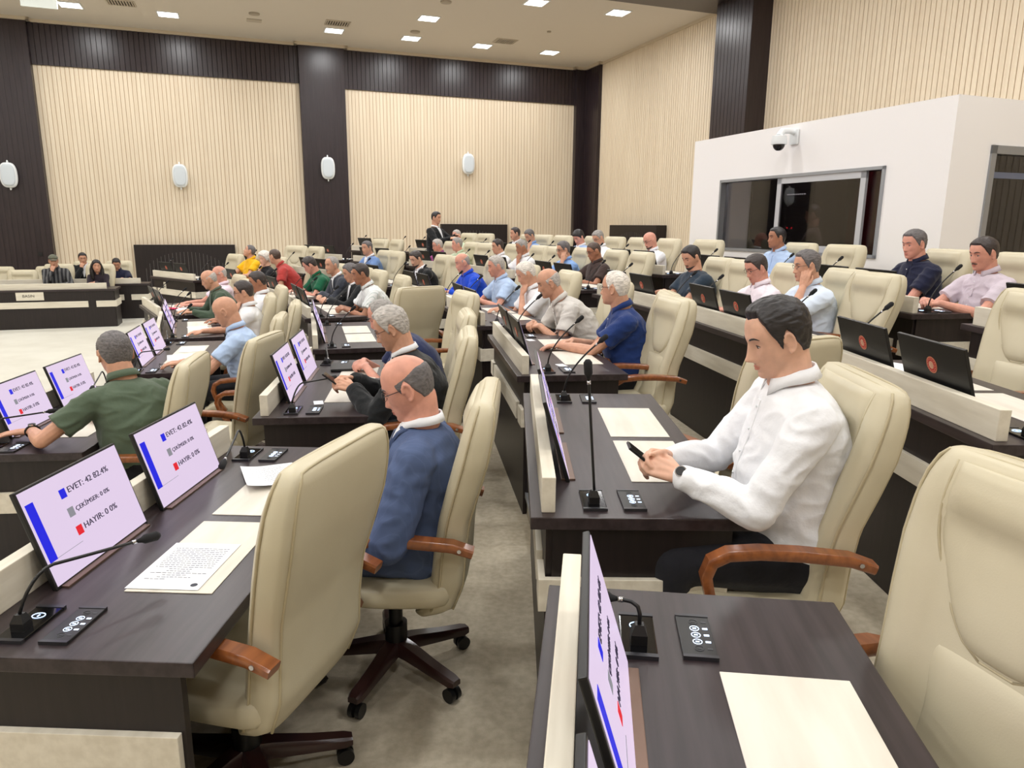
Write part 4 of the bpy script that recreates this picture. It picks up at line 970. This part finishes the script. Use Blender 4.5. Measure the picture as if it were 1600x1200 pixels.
        m = MB(); m.tube([HT @ Vector((s*x, y, z)) for x, y, z in ((.019, .0735, .002), (.026, .0775, .0048), (.034, .0775, .0048), (.0435, .0715, .001))], [.001, .0018, .0018, .001], 5); m.obj('eyelash', hair_mat('dark'), root, 'all')
    m = MB(); lipm = M('lips '+skin, tuple(int(c*k) for c, k in zip(SKIN[skin], (.86, .70, .70))), .45)
    for z, w_, rr in ((-.0635, .022, .0036), (-.0735, .019, .0042)):
        m.tube([HT @ Vector((x, face_y(x, z, girth)-.0016, z+(-.18 if z > -.07 else .10)*abs(x))) for x in np.linspace(-w_, w_, 9)], [.001, rr*.6, rr*.9, rr, rr, rr, rr*.9, rr*.6, .001], 6)
    m.obj('lips', lipm, root, 'all')
    if tache:
        tm = hair_mat(tache); m = MB(); m.tube([HT @ Vector((x, face_y(x, -.058)-.001, -.0545-.2*abs(x))) for x in np.linspace(-.028, .028, 11)], [.002, .0045, .006, .0065, .0065, .006, .0065, .0065, .006, .0045, .002], 6); m.obj('moustache', tm, root, 'all')
    if tache and extra and 'beard' in extra:
        m = MB(); rg = []
        for z, hw in ((-.062, 0), (-.078, 0), (-.094, 0), (-.108, 0), (-.118, 0)):
            el = math.asin(max(-.999, z/.117)); ring = []
            for az in np.linspace(-1.35, 1.35, 25):
                p = head_point(az, el, girth, 1); ring.append(HT @ (p+p.normalized()*.004))
            for az in np.linspace(1.35, -1.35, 25):
                p = head_point(az, el, girth, 1); ring.append(HT @ (p-p.normalized()*.004))
            rg.append(ring)
        m.loft(rg[1:]); m.obj('beard', hair_mat(tache), root, 'all')
    if glasses:
        gmt = M('glasses frame', (40, 26, 24), .3); m = MB()
        for s in (-1, 1):
            m.tube([HT @ Vector((s*.032+.024*math.cos(a), .092-.006*abs(math.cos(a))*(1 if math.cos(a) > 0 else -.3), .003+.0165*math.sin(a))) for a in [2*PI*k/20 for k in range(21)]], .0013 if near else .0018, 5, cap=False)
            m.tube([HT @ Vector(q) for q in ((s*.055, .086, .008), (s*.074*girth, .06, .010), (s*.078*girth, .0, .008), (s*.076*girth, -.018, -.008))], .0016 if near else .002, 5)
        m.tube([HT @ Vector(q) for q in ((-.009, .0935, .006), (0, .096, .010), (.009, .0935, .006))], .0014, 5); gl = m.obj('glasses', gmt, root, 'all')
    # legs and shoes
    tr = MB(); b2 = MB()
    for s in (-1, 1):
        if stand: tr.chain([Vector((s*.085, 0, .93)), Vector((s*.1, .02, .50)), Vector((s*.11, -.01, .10))], [.105, .075, .058], 10); fo = (s*.11, .05)
        else: tr.chain([Vector((s*.09, 0, .585)), Vector((s*.12, .40, .575)), Vector((s*.12, .42, .11))], [.105*bulk, .078, .056], 10); fo = (s*.12, .48)
        e = MB(); e.ell((fo[0], fo[1], .042), (.046, .135, .046), seg=12, rings=8); e.v = [(x, y, max(z, .001)) for x, y, z in e.v]; e.obj('shoe', SHOE, root, 'all')
    tr.caps(Pv+Vector((.07, 0, -.02)), .125*bulk, Pv+Vector((-.07, 0, -.02)), .125*bulk, 12)
    link('trousers', fuse(tr, .016, 4, .5), trousers or TROUS, root)
    if seat and not stand:
        ch = root.location+fwd*cshift; chair((ch.x, ch.y), fa+cturn-(body if abs(body) > 25 else 0), zf, chairlabel or ('cream armchair under the '+label.split(',')[0]), cfull)
    root['pose'] = pose; del root['pose']
    return root, A, HT, N
def watch(A, k, mat, root):
    s0, E, W, p, s = A[k]; d = (W-E).normalized(); c = W-d*.016; a = Vector(p[2]); n = (a-d*a.dot(d)).normalized(); q = d.cross(n)
    m = MB(); m.tube([c+(n*math.cos(w_)*.030+q*math.sin(w_)*.033) for w_ in [2*PI*i/20 for i in range(21)]], .007, 6, cap=False, flat=.5, up=d)
    o = m.obj('wristwatch', mat, None, 'all'); o.parent = root
    m = MB(); r0 = [c+n*.034+(d*math.cos(w_)+q*math.sin(w_))*.019 for w_ in [2*PI*i/24 for i in range(24)]]; m.loft([r0, [p_+n*.008 for p_ in r0]]); cs = m.obj('watch_case', CHROME, o)
    m = MB(); r0 = [c+n*.0422+(d*math.cos(w_)+q*math.sin(w_))*.0155 for w_ in [2*PI*i/24 for i in range(24)]]; m.loft([r0, [p_+n*.001 for p_ in r0]]); m.obj('dial', BLACK, cs)
def ctr(a, b): return 'person in '+a

W_ = ('white shirt', (236, 237, 240)); LB = ('light blue shirt', (178, 200, 232))
# --- near figures
ph = {}
p, A, HT, N = person('person in a white dress shirt, looking down at a phone, large at right', 'B', 15.92, -2.4, 1.40, body=0, head=(6, 22, 0), top='shirt', col=W_, hair='combed', hc='black', skin='fair', bulk=1.12, belly=.05,
    custom=(((.060, .40, .865), (-.40, .86, .20), (.80, .05, .6), .85), ((-.075, .39, .85), (.42, .84, .20), (-.8, .05, .6), .8)), near=True, lean=.10, girth=1.02, nose=1.3, cshift=.19, cfull=True)
watch(A, 1, CHROME, p); ph['w'] = (p, A)
p, A, HT, N = person('bald person with glasses in a blue pinstripe suit, head bowed, centre foreground', 'A', 14.70, -1.2, 1.29, body=0, head=(4, 24, 0), top='suit', col=('pinstripe', striped('blue pinstripe suit', (74, 90, 126), (79, 95, 131), .018, .16)), hair='horseshoe', hc='salt', skin='rosy',
    glasses=True, bulk=1.1, belly=.05, tie=('slate tie', (58, 70, 96)), trousers=M('blue pinstripe suit'), pose='lap', near=True, lean=.03, cfull=True, girth=1.06)
p, A, HT, N = person('grey-haired person with glasses in a black suit, holding a phone', 'A', 14.44, 4.6, 1.30, body=0, head=(2, 26, 0), top='suit', col=('black suit', (24, 26, 28)), hair='combed', hc='lightgrey', skin='tan', glasses=True, bulk=1.08, belly=.04,
    custom=(((.10, .42, .87), (-.5, .84, .15), (.6, .1, .8), .8), ((-.05, .40, .85), (.35, .88, .2), (-.7, .1, .7), .8)), near=True, lean=.18, cfull=True)
ph['g'] = (p, A)
person('person in dark blue T-shirt, hands clasped, mostly hidden behind the black-suited one', 'A', 14.33, 8.3, 1.25, head=(0, 25, 0), top='tee', col=('navy tee', (34, 44, 82)), hair='receding', hc='grey', skin='rosy', bulk=1.05, near=False, cfull=True, pose='clasp')
p, A, HT, N = person('person in an olive polo seen from behind, arm stretched along the desk', 'F', 12.94, 4.4, 1.31, body=-38, head=(-12, 10, 0), top='polo', col=('olive polo', (84, 98, 80)), hair='short', hc='salt', skin='tan', bulk=1.08,
    custom=(((.06, .40, .80), (-.4, .85, 0), (0, 0, 1), .3), ((-.36, .40, .80), (-.75, .65, -.04), (0, 0, 1), .12, (-.6, .1, -.4))), near=True, lean=.16, cfull=True, cturn=6)
watch(A, 1, BLACK, p)
person('bald person in a light blue shirt, reading a paper, left of centre', 'F', 13.09, 12.8, 1.32, head=(-5, 24, 0), top='polo', col=('pale blue shirt', (178, 200, 232)), hair='bald', hc='lightgrey', skin='tan', near=True, pose='read', bulk=1.02, cfull=True, lean=.16)
# --- first row further round
person('person in a white polo with black-rimmed glasses, behind the bald light-blue one', 'F', 13.12, 20.7, 1.31, head=(-2, 12, 0), top='polo', col=('white polo', (232, 232, 234)), hair='short', hc='dark', skin='tan', glasses=True, near=False, pose='chinL')
person('person in a white polo with black hair, half hidden behind the one with glasses', 'F', 13.33, 25.2, 1.34, head=(0, 15, 0), top='polo', col=('white polo', (232, 232, 234)), hair='short', hc='dark', skin='dark', pose='rest')
person('bald elderly person in a dark green jacket, leaning on the desk', 'F', 12.9, 30.2, 1.30, head=(-6, 20, 0), top='suit', col=('moss jacket', (68, 84, 68)), hair='horseshoe', hc='lightgrey', skin='tan', pose='rest', tache='lightgrey', under=cloth('moss shirt', (90, 98, 84)))
person('bald person in a pale pink shirt, behind the green jacket', 'F', 13.2, 34.3, 1.30, head=(5, 10, 0), top='polo', col=('pale pink shirt', (232, 214, 226)), hair='horseshoe', hc='lightgrey', skin='rosy', glasses=True, pose='rest')
# --- second row
person('person in a yellow polo, head tilted back', 'A', 14.85, 47.0, 1.36, head=(-28, -22, 0), top='polo', col=('yellow polo', (238, 182, 20)), hair='crop', hc='salt', skin='tan', pose='rest')
person('person with curly white hair in a black top, chin on hand', 'A', 14.7, 43.6, 1.26, head=(12, 8, 0), top='tee', col=('black top', (22, 22, 26)), hair='curly', hc='white', skin='fair', pose='chinR', group='women in the hall', bulk=.92)
person('person in a red polo turning away to the white-haired neighbour', 'A', 14.35, 38.6, 1.35, body=-22, head=(-38, 5, 0), top='polo', col=('red polo', (176, 62, 58)), hair='crop', hc='brown', skin='tan', pose='rest', bulk=1.1)
person('person in a green polo, head bowed', 'A', 14.4, 32.9, 1.28, head=(-14, 34, 0), top='polo', col=('green polo', (20, 92, 62)), hair='combed', hc='dark', skin='rosy', pose='read')
person('person in a dark grey suit and tie, facing us', 'A', 14.45, 29.3, 1.32, head=(18, 4, 0), top='suit', col=('charcoal suit', (62, 66, 76)), hair='receding', hc='grey', skin='tan', pose='fold', tie=('dark tie', (36, 38, 50)), tache='grey', bulk=1.05)
person('grey-haired person in a black jacket over an open white shirt', 'A', 14.53, 26.8, 1.26, head=(2, 20, 0), top='suit', col=('black suit', (24, 26, 28)), hair='short', hc='salt', skin='tan', pose='clasp')
person('person in a white striped short-sleeved shirt, hands clasped', 'A', 14.42, 22.6, 1.31, head=(2, 14, 0), top='polo', col=('striped', striped('white striped shirt', (232, 234, 234), (186, 198, 196), .022, .22)), hair='short', hc='dark', skin='dark', pose='clasp', bulk=1.06)
# --- third row
person('person in a pale blue blazer over a white shirt', 'B', 15.95, 38.2, 1.33, head=(12, 6, 0), top='suit', col=('pale blue blazer', (112, 142, 192)), hair='short', hc='salt', skin='tan', pose='rest')
person('bearded person in a black suit and white shirt, looking down', 'B', 15.85, 30.8, 1.23, head=(14, 22, 0), top='suit', col=('black suit', (24, 26, 28)), hair='short', hc='dark', skin='fair', pose='fold', tache='dark', extra='beard')
person('balding person in a bright blue long-sleeved shirt', 'B', 15.85, 24.5, 1.26, head=(-2, 18, 0), top='shirt', col=('royal blue shirt', (22, 72, 200)), hair='horseshoe', hc='grey', skin='rosy', pose='rest')
person('grey-haired person in a light blue short-sleeved shirt, just right of the bright blue one', 'B', 15.9, 20.6, 1.27, head=(-3, 12, 0), top='polo', col=('pale blue shirt', (178, 200, 232)), hair='short', hc='lightgrey', skin='rosy', pose='rest')
person('white-haired person in a white polo, hand over the mouth', 'B', 15.85, 16.3, 1.26, head=(-4, 26, 0), top='polo', col=('white polo', (232, 232, 234)), hair='short', hc='white', skin='tan', pose='chinL')
person('bald person with moustache in a beige shirt, hands clasped', 'B', 15.7, 11.6, 1.27, head=(-4, 20, 0), top='polo', col=('beige shirt', (206, 202, 196)), hair='horseshoe', hc='lightgrey', skin='tan', pose='clasp', tache='grey', near=True, bulk=1.06, belly=.04)
person('white-haired person with glasses in a navy-blue polo, turned away', 'B', 15.95, 7.9, 1.31, body=-8, head=(-26, 2, 0), top='polo', col=('royal navy polo', (28, 52, 108)), hair='receding', hc='white', skin='tan', glasses=True, near=True, bulk=1.08, belly=.05, cfull=True,
    custom=(((.13, .40, .80), (-.6, .8, 0), (0, 0, 1), .3), ((-.02, .50, .79), (.1, .95, -.1), (0, 0, 1), .5))[::1], lean=.12)
# --- fourth row
person('grey-haired person in a magenta shirt, glasses', 'C', 17.55, 39.0, 1.21, head=(-16, 12, 0), top='polo', col=('magenta shirt', (142, 62, 118)), hair='short', hc='lightgrey', skin='rosy', glasses=True, pose='rest')
person('grey-haired person in a pale green shirt', 'C', 17.55, 36.8, 1.25, head=(-18, 6, 0), top='polo', col=('pale green shirt', (198, 212, 180)), hair='short', hc='grey', skin='rosy', pose='rest')
person('dark-haired person in a white shirt, just right of the pale green one', 'C', 17.55, 32.4, 1.25, head=(-12, 10, 0), top='polo', col=('white polo', (232, 232, 234)), hair='short', hc='dark', skin='tan', pose='rest')
person('person in a white polo resting the chin on a fist', 'C', 17.55, 29.9, 1.26, head=(-8, 14, 0), top='polo', col=('white polo', (232, 232, 234)), hair='crop', hc='grey', skin='dark', pose='chinL')
person('person with glasses in a mid-blue shirt, cheek resting on a hand', 'C', 17.55, 25.8, 1.26, head=(-6, 12, 0), top='polo', col=('mid blue shirt', (134, 170, 222)), hair='short', hc='salt', skin='tan', glasses=True, custom=(((.12, .44, .79), (-.4, .9, 0), (0, 0, 1), .3), 'cheek'))
person('person with glasses in a dark brown shirt', 'C', 17.55, 23.0, 1.27, head=(-2, 20, 0), top='polo', col=('brown shirt', (62, 48, 44)), hair='crop', hc='brown', skin='dark', glasses=True, pose='rest')
person('bearded person in a dark slate T-shirt, looking down', 'C', 17.55, 15.4, 1.29, head=(12, 26, 0), top='tee', col=('slate tee', (40, 54, 68)), hair='short', hc='black', skin='tan', pose='fold', tache='dark', extra='beard', bulk=1.15, belly=.05, girth=1.08)
person('person with glasses in a white-pink polo, reading', 'C', 17.55, 11.4, 1.25, head=(4, 24, 0), top='polo', col=('white pink polo', (238, 228, 236)), hair='short', hc='dark', skin='rosy', glasses=True, pose='rest', near=True, bulk=1.06)
person('person with glasses in a bluish-white shirt, hand on the cheek', 'C', 17.55, 8.9, 1.31, head=(-6, 8, 0), top='polo', col=('bluish white shirt', (216, 228, 244)), hair='short', hc='salt', skin='tan', glasses=True, near=True, bulk=1.06, custom=(((.12, .44, .79), (-.4, .9, 0), (0, 0, 1), .3), 'cheek'))
# --- last row
person('bespectacled person in pale green, behind the standing one', 'D', 18.9, 42.8, 1.24, head=(0, 6, 0), top='polo', col=('pale green shirt', (198, 212, 180)), hair='crop', hc='lightgrey', skin='rosy', glasses=True, pose='rest')
person('person with a dark moustache in a dark suit, at the back', 'D', 18.9, 36.9, 1.30, head=(-15, 5, 0), top='suit', col=('black suit', (24, 26, 28)), hair='short', hc='dark', skin='tan', pose='rest', tache='black')
person('person in a light blue shirt hiding the face in a hand, at the back', 'D', 18.9, 35.5, 1.27, head=(0, 30, 0), top='polo', col=('mid blue shirt', (134, 170, 222)), hair='short', hc='salt', skin='tan', pose='chinL')
person('black-haired person in light blue shirt over white T-shirt, bowed', 'D', 18.9, 31.0, 1.27, head=(8, 30, 0), top='suit', col=('light blue overshirt', (170, 196, 236)), hair='thick', hc='black', skin='rosy', pose='read')
person('grey-haired person with glasses in a white shirt, bowed, left of the corner', 'D', 18.9, 29.3, 1.27, head=(4, 30, 0), top='shirt', col=W_, hair='short', hc='grey', skin='tan', glasses=True, pose='read')
person('bald bearded person with glasses in a white shirt', 'D', 18.8, 24.7, 1.26, head=(-4, 26, 0), top='shirt', col=W_, hair='bald', hc='brown', skin='rosy', glasses=True, tache='brown', extra='beard', pose='fold')
person('black-haired person in a light blue shirt, in front of the booth window', 'D', 18.95, 17.1, 1.34, head=(-8, 2, 0), top='shirt', col=('pale blue shirt', (178, 200, 232)), hair='short', hc='black', skin='dark', pose='fold')
person('person in a dark navy polo beside the booth corner', 'D', 18.8, 10.3, 1.33, head=(4, 12, 0), top='polo', col=('dark navy polo', (26, 30, 54)), hair='short', hc='salt', skin='rosy', pose='fold', near=True, bulk=1.04)
person('person with a moustache in a mauve-grey polo, hands joined', 'D', 18.75, 7.8, 1.28, head=(2, 14, 0), top='polo', col=('mauve grey polo', (204, 192, 202)), hair='short', hc='dark', skin='rosy', pose='clasp', tache='brown', near=True, bulk=1.06)
# --- standing
person('person in a black suit standing behind the rows, hands raised', 'C', 17.95, 41.0, 1.73, face=-25, head=(0, 8, 0), top='suit', col=('black suit', (24, 26, 28)), hair='short', hc='black', skin='tan', stand=True, lean=.04, seat=False,
    custom=(((.10, .40, 1.22), (-.3, .9, .2), (.4, .2, .8), .5), ((-.10, .42, 1.28), (.3, .9, .1), (-.4, .2, .8), .5)), group='standing people')
# --- press desks
fc = math.degrees(UA)-90
kw = dict(z0=-.28, face=fc, lean=.16, chairlabel=None)
person('person in an olive cap and plaid shirt, fist at the mouth', 'F', 0, 0, 1.37, pos=room(-3.66, 17.2), head=(14, 10, 0), top='shirt', col=('plaid', striped('plaid shirt', (98, 98, 98), (34, 34, 38), .07, .5)), hair='cap', hc='black', skin='tan', pose='chinR', group='people at the press desks', **kw)
person('person with long dark hair and sunglasses on the head, dark top', 'F', 0, 0, 1.27, pos=room(-2.87, 17.05), head=(14, 6, 0), top='shirt', col=('aubergine top', (48, 40, 48)), hair='long', hc='black', skin='tan', pose='fold', bulk=.88, group='people at the press desks', **kw)
person('dark-haired person in a black suit, hand at the mouth, rear press row', 'F', 0, 0, 1.37, pos=room(-3.35, 18.40), head=(14, 14, 0), top='suit', col=('black suit', (24, 26, 28)), hair='short', hc='black', skin='tan', pose='chinR', group='people at the press desks', **kw)
person('person in a dark navy polo bent over the rear press desk', 'F', 0, 0, 1.25, pos=room(-2.70, 18.40), head=(6, 34, 0), top='polo', col=('dark navy polo', (26, 30, 54)), hair='short', hc='black', skin='tan', pose='read', group='people at the press desks', **kw)
p = person('person in a brown T-shirt inside the booth behind the glass', 'D', 0, 0, 1.64, pos=room(7.35, 8.1), z0=.42, face=150, lean=.04, stand=True, head=(10, 10, 0), top='tee', col=('brown tee', (120, 106, 96)), hair='thick', hc='dark', skin='fair', pose='rest', bulk=.86, seat=False, group='people in the booth')

# ---------------------------------------------------------------- phones and papers
def box_obj(name, dims, loc, rot, mats, label, cat, group=None, parts=()):
    r = empty(name, loc); r.rotation_euler = rot; tag(r, label, cat, group)
    m = MB(); m.bbox(-dims[0]/2, dims[0]/2, -dims[1]/2, dims[1]/2, 0, dims[2], min(dims)*.3); m.obj('body', mats[0], r)
    for n, a, mt in parts: m = MB(); m.box(*a); m.obj(n, mt, r)
    return r
for key, lb, off in (('w', 'black smartphone in the hands of the white-shirted man', Vector((0, .49, .875))), ('g', 'black smartphone held by the grey-haired man in black', Vector((.02, .52, .875)))):
    p, A = ph[key]; a = p.rotation_euler.z; q = p.location+Matrix.Rotation(a, 3, 'Z') @ off
    box_obj('smartphone', (.074, .15, .009), q, (R(38), 0, a), [BLACK], lb, 'phone', 'smartphones in hand', [('screen', (-.034, .034, -.07, .07, .009, .0098), BLACKG), ('camera_bump', (.006, .032, .035, .068, -.003, .001), BLACK)])
def sheet(r, t, x, y, rz, label, w_=.21, h_=.297, lines=True, z=.7545, curl=0, emblem=False):
    m = MB(); n = 14; v = []; f = []
    for i in range(n+1):
        for j in range(n+1):
            px, py = -w_/2+w_*i/n, -h_/2+h_*j/n; v.append((px, py, curl*(max(0, i/n-.5)**2*.5+max(0, j/n-.6)**2)+.0008))
    q = n+1
    for i in range(n):
        for j in range(n): a = i*q+j; f.append((a, a+q, a+q+1, a+1))
    m.add(v, f); m.add([(a, b, c_-.0006) for a, b, c_ in v], [g_[::-1] for g_ in f]); o = m.obj('paper_sheet', PAPER, None, 'all')
    place(o, r, t, x, y, z, rz); tag(o, label, 'paper', 'paper sheets on the desks')
    if lines:
        m = MB(); k = 0
        for row in range(17):
            yy = h_*.30-row*.0125
            if row in (2, 4, 5): xs = ((-.03, .04),)
            elif row < 2: xs = ((.02, .08),) if row == 0 else ((-.05, .05),)
            else: xs = ((-.085, .085),)
            for a, b in xs:
                xx = a
                while xx < b:
                    l_ = random.uniform(.006, .016); i = (xx+w_/2)/w_; j = (yy+h_/2)/h_; zz = curl*(max(0, i-.5)**2*.5+max(0, j-.6)**2)+.0012
                    m.add([(xx, yy, zz), (min(b, xx+l_), yy, zz), (min(b, xx+l_), yy+.0028, zz), (xx, yy+.0028, zz)], [(0, 1, 2, 3)]); xx += l_+.003
        m.obj('printed_text', INK, o)
        if emblem: m = MB(); m.cyl((-w_/2+.024, h_/2-.028), .010, .0010, .0014, 20); m.obj('printed_emblem', INK, o)
    return o
sheet('A', -2.2, .36, .43, R(-90), 'printed white sheet with round emblem on the near left mat', emblem=True)
sheet('A', -2.2, -.42, .40, R(-62), 'printed white sheets curling up on the second left mat', curl=.10)
sheet('F', 15.6, .12, .42, R(-80), 'white sheet in front of the bald man in light blue', lines=False)
sheet('F', 15.6, -.30, .46, R(-86), 'white sheet on the far mat beside the bald man in light blue', lines=False)
sheet('F', 24.1, .10, .44, R(-84), 'white sheet on the desk of the white polo glasses man', lines=False)
sheet('F', 33.4, .10, .44, R(-84), 'white sheet under the hands of the green jacket man', lines=False)
sheet('C', 1.1, -.55, .45, R(-60), 'white sheet behind the large monitor at the right edge', lines=False)
o = box_obj('book', (.14, .2, .012), (0, 0, 0), (0, 0, 0), [M('pink cover', (226, 40, 90), .6)], 'bright pink booklet on the desk of the green jacket man', 'booklet', None, [('page_block', (-.066, .066, -.096, .096, .002, .010), PAPER)])
place(o, 'F', 33.4, .05, .26, .758, .4)
o = box_obj('folder', (.24, .17, .02), (0, 0, 0), (0, 0, 0), [BLACK], 'flat black case beside the monitors on the desk of the clasped hands', 'case', None, [('clasp', (-.02, .02, -.088, -.084, .004, .014), CHROME)])
place(o, 'A', 6.8, -.50, .33, .7505, .1)
o = box_obj('sunglasses', (.03, .012, .006), (0, 0, 0), (0, 0, 0), [BLACKG], 'dark glasses lying on the edge of the desk of the olive polo man', 'glasses')
m = MB()
for s in (-1, 1): m.tube([(s*.03+.022*math.cos(a), 0, .022+.018*math.sin(a)) for a in [2*PI*k/16 for k in range(17)]], .002, 5, cap=False); m.tube([(s*.052, 0, .03), (s*.055, .06, .028), (s*.05, .12, .01)], .002, 5)
m.obj('frame', BLACK, o, 'all'); place(o, 'F', 15.6, .62, .36, .75, .5)
for r_, t_, x_, y_, lb in (('A', 6.8, .52, .30, 'small white card beside the near console, desk with the black phone holder'), ('A', 6.8, -.86+.24, .30, 'small white card beside the far console, desk with the clasped hands'),
                           ('B', 8.0, .54, .33, 'small white card by the near microphone on the navy-blue polo man desk'), ('B', 8.0, -.50, .30, 'white card at the fist of the navy-blue polo man'), ('F', 6.3, -.45, .40, 'clear card holder on the desk by the olive polo arm')):
    m = MB(); m.bbox(-.043, .043, -.027, .027, 0, .002, .0008); o = m.obj('name_card', PAPER); place(o, r_, t_, x_, y_, .7505, .2); tag(o, lb, 'card', 'small cards on the desks')
for r_, t_, x_ in (('A', 50.4, -.35), ('F', 33.4, -.25)):
    d_ = [q for q in bpy.data.objects if q.name.startswith('desk') and q.type == 'EMPTY' and (q.location-polar(RIN[r_], t_, FL[r_])).length < .01][0]
    m = MB(); m.bbox(-.045, .045, -.006, 0, -.06, .06, .002); pl_ = m.obj('socket_plate', PALE, d_); pl_.location = (x_, .049, .60)
    for z_ in (-.025, .025): m = MB(); m.box(-.016, .016, -.008, -.005, z_-.014, z_+.014); m.obj('socket', BLACK, pl_)
for q in (MONP, CONP)+tuple(MICP):
    if q.name not in used:
        for c_ in list(q.children_recursive): bpy.data.objects.remove(c_)
        bpy.data.objects.remove(q)
bpy.data.scenes.remove(TS)
